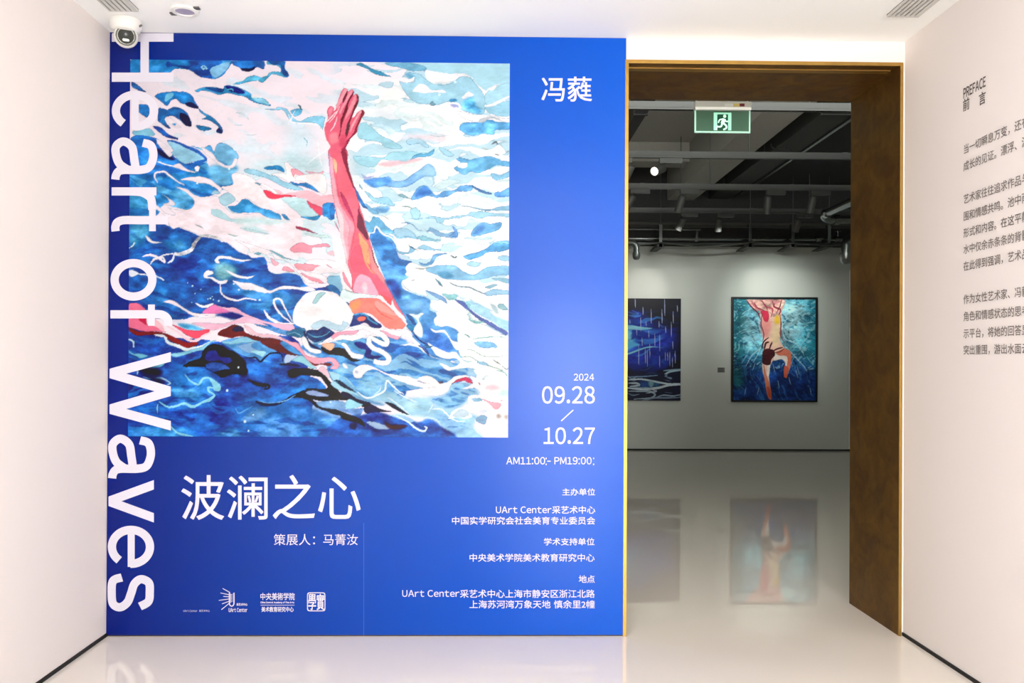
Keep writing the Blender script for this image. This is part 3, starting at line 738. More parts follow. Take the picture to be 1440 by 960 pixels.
E|2B95DC|e|735,460 760,440 830,450 835,570 800,590 770,565 735,550
E|1B72B8||795,470 830,450 835,570 805,580 790,520
E|1E6FB4|e|1000,310 1030,350 1070,430 1115,490 1080,480 1040,430
H|FA708A|e.4|970,150 985,60 1040,20 1070,100 1110,180 1190,260 1260,330 1320,430 1320,520 1270,480 1200,400 1150,300 1050,250 1000,240
H|FAB188|e.3|1050,0 1090,10 1120,60 1110,160 1150,230 1180,270 1130,230 1090,160 1070,80
H|F5B4CC|e.5|1000,410 1010,320 1050,270 1110,280 1160,330 1200,440 1110,440
H|FAD6E4|b1|1070,345 1110,345 1110,425 1080,425
H|FB9BA0|e.3|1120,30 1160,100 1200,210 1270,330 1310,430 1270,370 1200,280 1150,220
H|1A2440|s8|1150,60 1170,140 1210,210
H|DDF0F4|e.5|900,400 950,410 1000,425 1110,435 1200,450 1130,462 1000,480 930,510 890,490
H|8C9CA4|s8|925,395 960,412 1000,418
H|124A86|t.2|930,505 970,520 990,610 1060,595 1110,610 1160,640 1240,710 1160,730 1100,680 1020,700 960,700
H|F98F86|e|960,540 980,490 1050,470 1150,465 1220,480 1300,540 1360,600 1430,680 1430,720 1300,730 1240,690 1190,640 1130,600 1060,590 1000,600
H|FBA472|b2|970,530 1000,500 1060,490 1040,540 1000,580 970,570
H|F9A5A0|e.3|1180,490 1240,510 1320,570 1370,620 1250,590 1180,540
H|E0605E|s6|1170,530 1230,600 1330,650
H|F06A70|e.3|1230,440 1320,480 1310,530 1260,480
H|F6F1F5|e|1320,480 1350,540 1440,640 1440,660 1370,620 1320,540
H|4F9CCC|u14|995,610 1060,598 1110,615 1130,650 1200,690
H|F07F70|e|1030,640 1060,620 1105,630 1090,660 1040,660
# -- head
H|F5F2F8|e|490,680 500,560 540,490 600,430 680,405 760,405 850,425 900,470 950,520 990,600 985,650 950,720 880,750 800,730 740,720 680,740 620,750 560,720
H|A4CBD2|e|650,500 690,440 730,420 765,430 720,470 690,510 660,520
H|BCD9EA|e|640,710 720,655 790,665 850,690 900,690 910,660 930,670 960,690 900,745 800,730 740,720 680,740
H|174F80|t.3|600,760 640,740 700,740 760,710 810,740 840,770 800,800 740,840 680,850 640,830 610,800
H|4A7FA8|e t.2|430,760 520,730 580,720 600,760 560,810 480,790
H|0F3F66|s26|585,750 610,830 660,880 730,905
H|6FB3CC|s6|620,775 680,800 750,790 800,750
H|8CC4D8|s6|440,780 500,765 560,790 540,810
H|6FB3CC|s6|620,830 680,855 760,820
H|5A9AC8|t.2|830,820 960,800 1060,800 1120,860 1100,940 1000,900 900,850
H|F2A9C0|e|810,800 850,760 950,750 1040,745 1000,780 900,780 850,815
H|123F86|t.2|1000,850 1060,840 1150,890 1150,950 1240,965 1160,990 1090,960 1100,910 1040,890
H|F6F4F8|e|700,860 800,830 890,780 960,790 1060,780 1110,790 1000,830 900,820 820,840 740,868
H|F7B79C|e|735,870 770,850 840,860 830,900 800,915
H|24142A|t.2|735,880 800,915 850,890 920,900 960,940 1000,980 1060,1000 990,1008 900,962 800,950 740,920
H|F4F2F8|e|890,860 920,850 960,890 990,930 1080,950 1070,985 1000,980 960,950 920,890
H|F3A6BC|e|1200,720 1280,760 1330,780 1390,760 1400,780 1370,815 1300,800
H|F6F4F8|e|950,720 1060,700 1160,720 1290,735 1390,740 1440,700 1440,760 1380,790 1330,775 1250,745 1150,740 1060,730
H|F7F4F8|u42 e|1000,725 1080,715 1150,740 1240,780 1282,830 1270,860 1200,835 1140,800 1128,850 1160,890 1250,930 1298,980 1285,1012 1240,1018 1170,1005
H|3C7FA8|e|1160,790 1220,800 1262,830 1225,825
K|F5AFC4|e|390,90 470,120 530,130 570,190 620,240 700,260 790,250 850,270 880,310 860,350 800,350 830,320 810,290 740,300 680,310 630,290 580,240 520,180 440,130
K|7E1A34||620,280 680,310 770,300 820,310 800,330 720,315 670,325
K|F7F3F8|e|565,100 590,80 610,110 640,170 720,190 725,215 670,220 610,190 575,150
# -- I clouds
I|FBFBFC|e|530,210 570,165 640,180 720,210 790,250 840,340 900,360 960,380 900,480 860,470 770,440 700,410 720,450 620,420 540,380 500,320 550,295 560,270
I|FBFBFC|e|740,510 820,480 900,480 1000,510 1040,540 1060,640 1130,680 1200,690 1340,770 1200,790 1100,800 1040,780 980,740 890,700 830,710 770,660 800,610 830,590 760,560
I|FBFBFC||900,350 1180,420 1300,470 1400,480 1400,640 1250,560 1080,470 960,430
I|1F4F9E|b2 t.2|360,315 450,315 490,380 490,470 450,460 400,390
I|8CC3E8|e t.1|700,220 850,180 960,190 1030,240 1110,265 1220,200 1410,190 1410,260 1290,270 1130,310 980,310 870,300 800,270
I|5F9FC8|b1 t.2|800,250 900,240 940,290 850,295
I|6FA7D8|e|650,160 700,170 740,150 770,95 830,80 890,85 830,100 790,120 760,175 700,190 660,180
I|62AEE6|e|1020,105 1120,80 1190,50 1280,0 1410,0 1410,40 1340,60 1230,70 1160,110 1070,135
I|A8D4E8|e|1050,180 1080,150 1160,160 1180,150 1130,200
I|A4D2EC|e|1310,110 1360,95 1410,105 1410,140 1340,140
I|A6D2EC|t.1|1040,490 1130,500 1230,560 1300,620 1410,660 1410,740 1280,670 1180,620 1090,560
I|8EC6D0|e t.2|840,430 900,430 980,440 960,470 1030,490 1080,520 1060,560 950,480 900,480
I|5C6FB4|e|950,475 1030,500 1080,560 1200,640 1300,690 1400,750 1380,775 1250,700 1160,650 1060,570
I|8CC8CC|e.4|1050,560 1090,650 1200,660 1150,680 1080,660
I|9CC8E6|e|1200,420 1280,390 1410,400 1410,430 1320,430 1230,450
I|6A8CA0|s12|900,330 960,360 1080,375 1180,420 1220,430
I|8CB8CC|e|1200,370 1280,340 1310,350 1250,380
I|92C4DC|e|1260,290 1340,290 1410,300 1410,340 1330,320
I|5C94A8|e|780,300 820,320 850,370 820,350
I|7CA8D8|e|700,400 760,410 860,460 885,515 830,480 760,440
I|9AA8AC|s8|600,210 680,215 740,200
I|8C9498|s8|580,320 610,310
I|A9C0CC|b1|1250,500 1310,540 1320,600 1270,570
I|8FB8C4|e|1310,520 1360,510 1400,560 1340,560
I|DCEFF4|e|560,600 640,600 660,590 690,600 650,640 680,720 680,800 640,790 600,740 640,660
I|1F5A92|t.2|540,600 590,620 630,680 610,700 560,640
I|3F8FC4|t.2 e|540,700 590,690 610,730 580,750
I|F4F8FB|e|740,720 790,740 860,735 900,780 940,830 1010,840 1020,870 980,910 950,890 900,800 850,760 780,760
I|EAF4F6||980,760 1100,790 1340,780 1410,800 1410,960 1010,960 990,890
I|F5F4F8|e|440,800 500,790 520,730 560,740 600,800 660,860 620,860 560,800 500,800
I|1F3F7A|s14|590,740 640,810 700,855 760,870
I|2A4F96|s10|660,860 710,900 740,960
I|8CB4B8|s10|1100,810 1200,800 1300,790 1390,800
I|6F9CA0|s12|1030,770 1060,780 1080,800
# -- L ribbons
L|FAFBFC|e|720,120 790,160 880,200 960,200 1000,250 1060,290 1150,300 1230,340 1320,400 1410,440 1410,480 1280,440 1180,370 1080,340 960,350 900,360 850,330 820,290 870,310 930,330 1000,290 960,260 880,260 800,230 760,180
L|FAFBFC||990,140 1120,160 1250,210 1410,200 1410,440 1300,400 1150,300 1010,240
L|7DB6E4|e t.2|1110,120 1180,110 1270,120 1310,160 1200,165 1140,150
L|86A8A4|s9|980,190 1010,240 1080,240 1150,280 1250,320 1340,350 1400,410
L|86A8A4|s8|1030,180 1110,190 1180,230 1280,240 1390,230
L|8FBCD8|e|1140,285 1200,285 1240,310 1170,310
L|7C8C90|s9|1270,262 1310,290 1340,310
L|7C8C90|s9|1350,320 1390,350 1400,330
L|A9C8CC|s12|1300,350 1360,370 1400,400
L|E8F2F6|e|480,150 560,130 640,140 690,180 760,240 870,265 780,255 700,210 640,165 560,150
L|4A4A88|s12|640,145 690,180 740,240
L|2F6F90|e|690,150 740,145 770,155 720,165
L|FBF8FA|e|370,390 460,400 560,410 620,430 700,405 770,420 830,470 880,460 960,410 1040,400 1080,410 1000,430 930,470 890,540 830,570 720,575 670,570 750,540 790,500 700,510 620,490 560,480 480,450 410,415
L|B0B0D0|e.4|630,445 700,450 740,470 680,465
L|FBF8FA|e.3|640,430 700,410 780,440 720,470
L|6C5C70|e|810,452 860,460 830,475
L|FBF4F8||1080,410 1180,440 1410,470 1410,935 1310,935 1310,890 1210,840 1240,790 1180,740 1230,700 1160,680 1100,660 1060,600 1100,570 1170,560 1140,510 1020,515 1110,470
L|8CBEDC|e|1095,600 1160,590 1185,615 1130,625
L|D03C6C|e|920,475 980,435 1050,415 1080,430 1105,470 1070,465 1040,450 960,460
L|F6C4D0|b2|1210,500 1270,480 1330,490 1320,520 1220,530
L|F3B0C0|e.5|1180,600 1260,625 1340,640 1330,680 1290,690 1240,640
L|B8DCDC|b4|1330,530 1410,520 1410,580 1320,580
L|B0A8A4|b1|1305,740 1330,725 1350,750 1320,770
L|B8B0A8|b1|1370,750 1400,735 1400,775
L|90B8DC|e t.1|1130,780 1180,735 1230,750 1220,800 1200,820
L|7C6470|s9|1155,460 1170,485
L|B06C80|s8|1335,620 1360,608
L|F6EFF6|e|95,370 130,330 190,310 250,325 330,370 260,355 200,380 170,420 130,430 105,415
L|F6EFF6|s10|250,328 340,378 430,412
L|8FA4C4|b1|110,370 135,365 130,390
L|F6EFF6||8,300 40,318 55,346 25,340
L|EAF6FA|s16|130,540 180,580 230,595 300,570 360,530 385,450 430,490 480,540 525,562
L|EAF6FA|s9|440,530 520,580 640,632
L|E2F2FA|s7|330,470 320,530 270,570
L|E2F2FA|s9|380,590 450,630 520,690 580,742
L|EAF6FC|s10|740,690 830,688 900,740 960,785 1055,790
L|EAF6FC|s6|730,720 770,650
L|EAF6FC|s8|1110,840 1160,890 1215,925
L|EAF6FC|s8|1120,770 1140,810 1210,835
L|E2F2FA||900,770 940,700 1020,680 1100,740 1060,770 960,760
L|C6DCEC|e.4|940,740 1000,690 1060,700 1070,740 1000,760
# -- hand
B|E8718B|t.05|770,510 765,430 790,395 820,410 820,440 835,430 860,340 890,270 910,245 935,255 940,275 970,255 990,270 985,305 1010,290 1030,310 1030,350 1000,430 980,490 1000,480 1040,430 1065,425 1080,450 1060,490 1030,560 1010,620 960,680 930,740 922,790 860,800 792,790 795,740 760,670 748,590
B|F4A9B8|e.3|895,275 915,250 935,262 910,320 880,380 850,425 842,390 870,330
B|7E2348||937,265 930,310 900,370 893,352 915,300
B|F2A0B2|e.2|950,275 975,258 975,290 940,350 905,410 880,470 870,440 910,360
B|7E2348||990,270 980,310 945,370 940,420 910,500 890,560 880,640 860,680 880,600 875,540 895,480 920,400 950,330
B|F3A2B0|e.2|1000,300 1015,300 1000,370 970,440 930,500 915,540 930,460 960,380
B|7A2145||1015,295 1032,320 1025,370 995,440 960,540 950,600 925,680 920,640 935,560 975,460 1000,380 1020,340
B|6B4A50||945,540 960,560 930,640 925,600
B|F5B0B8|e.2|1040,435 1060,440 1030,490 990,560 960,620 970,560 1010,490
B|92284F||1060,425 1080,450 1060,500 1020,580 1010,630 950,690 920,740 920,700 980,640 1010,560 1050,480
B|9A2C58||925,700 960,680 928,750 922,800 930,880 955,965 940,960 910,880 890,800 890,760
B|EE93A6|e.3|775,500 775,430 795,402 815,415 805,460 785,510
B|FBE3EA|s9|758,540 800,490 850,440
B|FBE3EA|s8|798,615 830,560 850,490
B|FBE3EA|s8|785,535 830,480 875,400
B|E0607C|b1|870,700 900,640 930,650 930,720 890,760
B|F7909F|b1|790,640 850,620 860,700 800,720
'''
DOTS = [(845, 540, 11, 'J'), (995, 803, 12, 'J'), (938, 343, 8, 'J'), (1025, 880, 8, 'J'), (1065, 745, 6, 'J'), (550, 375, 8, 'G'), (620, 405, 5, 'G'), (770, 500, 7, 'G'),
        (700, 480, 8, 'G'), (725, 490, 6, 'G'), (680, 485, 6, 'G'), (715, 465, 5, 'G'), (510, 350, 4, 'G'), (570, 440, 4, 'G'), (545, 515, 4, 'G'), (895, 355, 8, 'G'), (938, 405, 8, 'G'),
        (1112, 490, 9, 'G'), (610, 645, 10, 'G'), (812, 635, 8, 'K'), (850, 185 + 285, 2, 'K'), (945, 182, 12, 'C'), (812, 292, 12, 'C'), (585, 285, 9, 'D'), (850, 160, 10, 'D')]

def paint_swimmer():
    cv = Canvas(180, 80, 720, 620, 2, (.945, .91, .95))
    base, rest = SWIMMER.split('#SPLIT')
    cv.dsl(base)
    R_ = [(470, 90), (720, 90), (720, 560), (640, 500), (560, 380), (500, 260)]
    cv.strands(R_, (.68, .85, .93), 9, 46, .02, .60, 1.2, 11, .75)
    cv.strands(R_, (.86, .94, .96), 7, 40, .05, .18, .38, 12, .8, edge=.3)
    cv.strands([(560, 400), (715, 420), (715, 600), (600, 500)], (.55, .74, .88), 8, 40, .35, .66, 1.2, 13, .8)
    cv.strands([(560, 400), (715, 420), (715, 600), (600, 500)], (.62, .80, .80), 6, 30, .4, .2, .3, 19, .7)
    L_ = [(250, 250), (480, 230), (480, 420), (380, 400), (290, 330)]
    cv.strands(L_, (.80, .91, .95), 8, 44, .25, .58, 1.2, 14, .8, edge=.4)
    cv.strands([(190, 90), (470, 90), (460, 230), (200, 240)], (.85, .92, .97), 11, 40, .3, .64, 1.2, 15, .7, edge=.2)
    W_ = [(180, 310), (300, 330), (480, 420), (700, 560), (640, 615), (180, 615)]
    cv.strands(W_, (.25, .52, .84), 7, 40, .12, .62, 1.2, 16, .55, False, .15)
    cv.strands(W_, (.04, .24, .56), 8, 46, .1, .05, .36, 17, .5, False, .1)
    cv.strands([(180, 190), (330, 200), (330, 300), (180, 300)], (.42, .73, .92), 8, 36, .2, .6, 1.2, 18, .7, False, .4)
    cv.strands([(180, 190), (330, 200), (330, 300), (180, 300)], (.10, .38, .70), 8, 36, .2, .05, .33, 21, .6, False, .2)
    cv.strands([(440, 470), (700, 500), (700, 610), (500, 560)], (.70, .87, .95), 7, 44, .22, .64, 1.2, 20, .6, False, .4)
    cv.dsl(rest)
    # fine contour lines in the foam and grain in the blues
    cv.strands([(590, 400), (715, 430), (715, 612), (640, 540)], (.60, .72, .74), 7, 30, .4, .47, .505, 51, .55, True, 0, 6)
    cv.strands([(500, 100), (715, 100), (715, 420), (560, 390)], (.66, .78, .84), 8, 40, .05, .47, .50, 52, .5, True, 0, 8)
    cv.strands([(230, 250), (470, 220), (480, 420), (300, 340)], (.74, .80, .88), 8, 40, .25, .47, .505, 53, .55, True, 0, 8)
    cv.strands([(186, 90), (330, 90), (360, 200), (186, 200)], (.72, .80, .90), 9, 30, .35, .47, .505, 54, .5, True, 0, 6)
    sat = cv.im.max(2) - cv.im.min(2); blue = np.clip((cv.im[..., 2] - cv.im[..., 0] - .25) / .3, 0, 1)
    t = vnoise(cv.h, cv.w, 5, 8, cv.rng) * .6 + vnoise(cv.h, cv.w, 2.2, 3, cv.rng) * .4 - .5
    t2 = vnoise(cv.h, cv.w, 14, 26, cv.rng) - .5
    cv.im = cv.im * (1 + ((.24 * t + .28 * t2) * blue)[..., None]) + (np.clip(t2 * .22, 0, 1) * blue)[..., None]
    cv.warp(.8)
    for x, y, r, c in DOTS:
        ox, oy, sc = CROPS[c]; cv.dot(ox + x / sc, oy + y / sc, r / sc, (.85, .95, .98))
    return cv
DIVER = '''
M|2E8FA6|t.35|60,40 430,20 800,40 800,940 430,960 60,940
M|7CC4D8|b9 t.5|240,130 640,130 640,420 560,520 300,520 230,300
M|A9DCE8|b7 t.5|480,140 640,140 600,330 500,420 470,260
M|8FD0E2|b6 t.5|180,220 320,220 320,420 220,520 180,400
M|2374A8|b7 t.5|120,560 330,560 400,520 560,520 720,600 740,700 120,720
M|123F86|b9 t.5|60,690 800,650 820,960 60,960
M|0F2E6C|b7 t.4|200,700 330,680 320,780 220,800
M|14408E|b7 t.4|420,560 500,560 640,640 720,800 500,860 420,700
M|1F6F78|b5 t.4|115,120 190,120 170,560 200,760 115,780
#D2
M|F3C9B8|e|320,130 500,110 480,200 480,300 465,400 500,470 545,510 550,600 520,690 500,690 500,640 520,590 520,540 440,550 400,600 385,680 400,790 400,865 380,850 360,740 335,640 335,560 345,440 330,340 320,240
M|EE9F98|b2|330,260 400,280 380,380 350,400 325,320
M|F6D8B0|b2|420,300 470,300 455,440 430,470 400,420
M|F0C0B4|e t.4|215,110 340,108 500,108 460,200 420,240 380,200 320,200 270,180 240,150
M|D9707E|s14|250,115 290,170 350,200
M|C9586C|s12|330,115 360,160 410,180 400,240
M|B84A5C|s12|440,115 420,160 470,190 450,230
M|E59AA0|s14|380,110 430,130 480,120
M|7A2038|s10|215,115 250,160 300,210 320,260
M|E0365A|e|320,200 370,195 385,230 375,275 350,270 335,235
M|F2C63C|b1|425,260 445,225 465,260 460,290 430,290
M|F4E4DC|e|430,520 520,510 540,560 520,690 500,640 505,590 480,560 420,570
M|E4826A|e.3|440,510 500,480 550,510 550,590 520,690 505,690 520,600 520,540 460,530
M|D86A50|e.3|500,610 530,630 520,700 498,690
M|E0886C|e.3|345,600 370,690 395,760 405,865 380,850 365,790 350,690
M|C85A44|b1|370,770 395,780 405,865 380,840
M|F2E6E0||375,610 395,600 385,690 372,680
M|4A1420|e t.3|340,500 370,480 420,490 430,530 405,560 395,600 365,605 335,590 335,540
M|5A1C28|s14|350,490 360,440 385,430
M|5A1C28|s12|385,490 400,450 410,430
M|5A1C28|s12|410,500 450,480 490,470
M|3A1018|s10|330,480 345,430 385,395
M|8C3A34|s8|430,510 470,500 500,475
'''
RAIN = '''
N|070A22|t.2|-600,0 0,0 500,0 500,960 -600,960
N|1A36B4|b9 t.4|-500,260 100,270 300,330 380,400 300,560 330,640 -500,660
N|0F1C7A|b6 t.4|60,200 130,230 200,300 300,320 200,360 40,300
N|2A6FE0|b6 t.4|-300,280 60,280 180,320 60,480 -300,540
N|4FB0F0|b5 t.2|-200,290 30,310 60,400 30,470 -200,520
N|7FD0F6|b2|-60,340 30,350 40,400 20,440 -60,460
N|8FE0FF|b3|-40,350 25,345 50,395 30,470 -40,520
N|9FE4FA|e|-200,330 20,300 120,315 200,325 120,340 20,335 -200,350
N|0F2CA0|b2|70,380 200,365 320,355 250,400 120,420
N|0F2CA0|b1|40,440 150,430 220,440 100,450
N|8FD8F6|e|-100,540 20,510 100,480 180,460 250,468 160,475 90,500 20,525
N|3F8FE0|b3|30,350 200,340 290,350 160,370
N|5FC4F6|b1|20,420 60,430 110,450 60,465 20,475
N|1746C0|b3|40,600 200,560 340,580 220,640 40,650
N|3F5FC8|s10|40,190 90,215 60,250
N|2A48B0|s14|40,235 110,225 90,200
N|0A1238|b4|-500,650 420,640 420,880 -500,880
N|1B56A0|b3|100,730 160,720 200,760 120,780
N|1B6A9A|b2|210,730 260,735 240,765 210,760
N|8FB4CC|s12|280,645 340,640 420,632
N|B4CCD8|s14|290,670 340,650 420,640
N|7F9CC0|s9|20,692 120,690 240,680
N|C4D4DC|s14|20,715 120,710 260,735 330,745 420,740
N|C9D8E0|s18|10,775 120,785 240,775 320,755 420,750
N|7FA8B8|b1|170,725 210,730 200,770 180,770
N|B4C4D0|s16|20,740 80,740 100,755 30,765
N|A4B8C8|s14|20,800 110,800 180,800 220,825 190,850 60,860
N|C4D0DC|s10|200,790 230,800 150,815
N|94A8BC|s12|220,850 280,830 360,835 420,820
N|8494AC|s12|120,870 220,850 320,850 420,845
'''
RAINDROPS = [(68, 105, 170), (126, 165, 225), (187, 180, 290), (268, 180, 290), (288, 105, 235), (352, 195, 290), (110, 240, 350), (150, 275, 310), (246, 270, 320), (296, 310, 360), (338, 275, 390),
             (170, 340, 400), (215, 365, 460), (252, 375, 500), (120, 395, 460), (350, 420, 480), (95, 450, 600), (145, 480, 595), (160, 490, 615), (178, 440, 550), (252, 530, 620), (295, 505, 570), (312, 505, 570), (328, 500, 610), (348, 540, 620), (368, 495, 590), (383, 150, 200), (28, 260, 290), (80, 330, 380)]

def paint_diver():
    cv = Canvas(1025, 412, 1155, 570, 4, (.2, .5, .6), 3)
    base, rest = DIVER.split('#D2')
    cv.dsl(base)
    A = [(1028, 415), (1150, 415), (1150, 520), (1028, 520)]
    cv.strands(A, (.72, .90, .95), 2.6, 6, -.8, .64, 1.2, 31, .6, False, .2, 4)
    cv.strands(A, (.08, .36, .50), 2.6, 6, .7, .05, .34, 32, .7, False, .2, 4)
    cv.strands(A, (.13, .48, .62), 4, 9, .5, .05, .34, 35, .6, True, .2, 4)
    B_ = [(1028, 500), (1150, 500), (1150, 568), (1028, 568)]
    cv.strands(B_, (.30, .55, .80), 5, 6, 1.6, .68, 1.2, 33, .5, False, .1, 4)
    cv.strands(B_, (.03, .12, .34), 3, 6, .5, .05, .34, 34, .6, False, .1, 4)
    for x, y, d in ((1080, 500, -4), (1088, 512, 3), (1112, 505, 4), (1120, 520, 3), (1063, 510, -4), (1050, 500, -6), (1135, 500, 8), (1130, 512, 6), (1140, 545, 2), (1050, 545, -2), (1068, 545, -2), (1095, 535, 2), (1110, 530, 3), (1122, 515, 3)):
        cv.stroke([(x, y), (x + d * .4, y + 5), (x + d, y + 11)], 1.1, (.75, .88, .95), tex=0, alpha=.6)
    for P in ([(1072, 430), (1068, 455), (1074, 478), (1068, 495), (1060, 510)], [(1098, 420), (1100, 450), (1104, 475), (1120, 482), (1132, 500)], [(1104, 486), (1118, 500), (1134, 518)], [(1070, 490), (1058, 500), (1050, 515)]):
        cv.stroke(P, 1.8, (.84, .93, .96), tex=0, alpha=.6)
    cv.dsl(rest)
    for P in ([(1061, 424), (1066, 432), (1076, 436)], [(1070, 421), (1078, 430), (1080, 436)], [(1086, 421), (1090, 430), (1098, 434), (1096, 442)], [(1100, 420), (1097, 430), (1092, 440)], [(1073, 440), (1071, 455), (1075, 470), (1073, 480)], [(1097, 440), (1099, 455), (1098, 470), (1104, 482)]):
        cv.stroke(P, 1.5, (.55, .22, .28), tex=0)
    cv.warp(.35)
    return cv
def paint_rain():
    cv = Canvas(790, 412, 962, 570, 4, (.0, .0, .1), 5)
    cv.dsl(RAIN)
    cv.strands([(800, 440), (950, 440), (950, 520), (800, 520)], (.05, .15, .62), 6, 22, -.05, .05, .40, 41, .7, False, .1, 5)
    cv.strands([(800, 440), (930, 440), (930, 520), (800, 520)], (.30, .66, .96), 5, 26, -.08, .66, 1.2, 42, .6, False, .1, 6)
    cv.strands([(790, 525), (960, 525), (960, 568), (790, 568)], (.62, .72, .80), 2.6, 26, .03, .70, 1.2, 43, .75, False, .1, 3)
    for x, a, b in RAINDROPS:
        cv.stroke(np.array([[x, a], [x + 1, (a + b) / 2], [x + 2, b]]) / 5.3333 + (880, 400), 1.1, (.74, .78, .92), tex=0, alpha=.85)
    return cv
# ------------------------------------------------------------------ gallery ceiling, seen through the doorway
M_duct = mat('dark_painted_duct', (70, 69, 67), 0.7, noise=0.15, scale=6)
M_track = mat('grey_track_metal', (94, 95, 94), 0.5, metal=0.3)
M_spot = mat('grey_lamp_metal', (84, 84, 83), 0.5, metal=0.2)
M_steel = mat('galvanised_steel', (150, 154, 152), 0.25, metal=0.9, noise=0.15, scale=20)
M_pipe = mat('grey_pipe_paint', (92, 97, 95), 0.3, metal=0.5)
M_cable = mat('grey_cable_sleeve', (92, 94, 90), 0.5)
M_lens_on = mat('lit_lamp_lens', (255, 250, 240), 0.3, emit='fff8ec', es=14)
M_lens_off = mat('lamp_reflector', (30, 30, 30), 0.3, metal=0.5)

def YZ(r):                                  # height above the eye -> z
    return ZC + r
# concrete beam, cross beam, ducts that run away from the doorway
struct(MB().box(2.69, 3.10, YG0, YG1 + .12, YZ(2.5), GH).build('gallery_beam', M_gceil))
struct(MB().box(GX0, 2.69, 11.0, 11.35, YZ(2.74), GH).build('gallery_cross_beam', M_gceil))
struct(MB().box(-0.4, -0.05, YG0, 11.0, YZ(2.72), GH).build('gallery_beam_left', M_gceil))
def duct(x0, x1, z0, z1, m, label, name='air_duct'):
    ya, yb = YG0 + .02, YG1 + .1
    o = MB().box(0, x1 - x0, 0, yb - ya, 0, z1 - z0)
    for k in range(5):
        yy = .3 + k * 1.7; o.box(-.012, x1 - x0 + .012, yy, yy + .035, -.012, z1 - z0 - .001)
    ob = o.build(name, m); ob.location = (x0, ya, z0); return ob
tag(duct(3.32, 3.64, YZ(2.52), YZ(2.86), M_duct, ''), 'dark grey square air duct right of the concrete ceiling beam', 'duct')
tag(duct(1.44, 1.56, YZ(2.5), YZ(2.72), M_gdark, ''), 'narrow black duct on the gallery ceiling, left of the exit sign', 'duct')
struct(MB().box(3.85, GX1, YG0, YG1 + .12, YZ(2.72), GH).build('gallery_ceiling_drop', M_gdark))
o = MB().tube([(0, 0, 0), (0, 7.6, 0)], .022, 10).build('ceiling_pipe', M_steel); o.location = (3.69, YG0 + .05, YZ(2.52))
tag(o, 'thin bright steel pipe running beside the square air duct', 'pipe')

# lighting tracks ----------------------------------------------------
RZ = YZ(2.0)
RAILY = [float(pix(1040, py, 2, RZ)[1]) for py in (153.5, 221.5, 265.5, 298.5)]
RL = ['nearest lighting track, running behind the exit sign', 'second lighting track, the one holding the glowing spotlight', 'third lighting track, with three tilted grey spotlights hanging', 'farthest lighting track, just in front of the wall pipes']
for y, lb in zip(RAILY, RL):
    r = empty('lighting_track', (1.6, y, RZ), lb, 'lighting track', 'gallery lighting tracks')
    b = MB().box(-3.4, 3.6, -.022, .022, .004, .05); b.box(-3.4, 3.6, -.022, -.012, -.012, .006); b.box(-3.4, 3.6, .012, .022, -.012, .006)
    b.build('rail', M_track, r)
    for x in (-2.6, -.9, .9, 2.6):
        MB().tube([(x, 0, .05), (x, 0, .05 + (GH - RZ - .06 if x < 2 else .46))], .006, 8).build('hanging_rod', M_spot, r)
    for x in (-1.6, .1, 1.8):
        MB().box(x, x + .05, -.026, .026, -.004, .054).build('joint', M_track, r)

def spot(px, pyrail, k, aim, label, flip=1, on=False, L=.19, rr=.042):
    """a spotlight under track k whose stem hangs below photo column px"""
    P = pix(px, pyrail, 1, RAILY[k]); x, y = float(P[0]), RAILY[k]
    r = empty('track_spotlight', (x, y, RZ - .012), label, 'spotlight', 'gallery track spotlights')
    MB().box(-.02 if flip > 0 else -.2, .2 if flip > 0 else .02, -.02, .02, -.052, -.001).build('adapter', M_track, r, bevel=.003)
    a = Vector(aim).normalized(); piv = Vector((0, 0, -.10))
    b = MB().tube([(0, 0, -.052), (0, 0, -.075)], .012, 10); b.tube([(0, 0, -.07), tuple(piv)], .007, 8); b.build('stem', M_spot, r)
    q = a.to_track_quat('Z', 'Y').to_matrix().to_4x4(); M = Matrix.Translation(piv - a * .03) @ q
    hd = MB().lathe([(0, 0), (rr * .9, 0), (rr, .006), (rr, L), (rr * .86, L), (rr * .8, L - .012), (0, L - .012)], 24, M).build('lamp_head', M_spot, r)
    Ml = Matrix.Translation(piv - a * .03 + a * (L - .01)) @ q
    MB().lathe([(0, .001), (rr * .76, .0), (rr * .78, -.004), (0, -.004)], 24, Ml).build('lens', M_lens_on if on else M_lens_off, hd)
    return Vector((x, y, RZ - .012)) + piv + a * (L - .03)
def lamp(name, loc, target, power, cone, blend=.8, col=(1, .95, .88), rad=.03):
    l = bpy.data.lights.new(name, 'SPOT'); l.energy = power; l.spot_size = math.radians(cone); l.spot_blend = blend; l.color = col; l.shadow_soft_size = rad
    o = bpy.data.objects.new(name, l); COL.objects.link(o); o.location = loc
    o.rotation_euler = (Vector(target) - Vector(loc)).to_track_quat('-Z', 'Y').to_euler(); return o
p = spot(930, 226, 1, (-.55, -.60, -.32), 'glowing grey spotlight with a bright white lens', on=True, L=.17, rr=.046)
lamp('spotlight_beam_lit', p, p + Vector((-.55, -.6, -.32)), 30, 60)
spot(886, 224, 1, (-.3, .5, -.7), 'grey track spotlight half hidden by the left doorway edge, on the second track', flip=-1)
spot(889, 272, 2, (-.45, .3, -.8), 'grey spotlight at the left doorway edge on the third track')
spot(959, 272, 2, (-.22, .3, -.9), 'slim grey spotlight tilted left, below and right of the glowing one')
pm = spot(1080, 276, 2, (0.02, .30, -1), 'grey spotlight hanging straight down from the third track', L=.2)
spot(1143, 277, 2, (-.12, .25, -.9), 'grey spotlight on the third track, rightmost, near the slanting bright pipe')
pl = spot(960, 304, 3, (-.30, .55, -.8), 'dark grey spotlight on the farthest track, leftmost of its row', L=.17)
pr = spot(1011, 305, 3, (.05, .45, -.95), 'dark grey spotlight on the farthest track, middle of its row', L=.17)
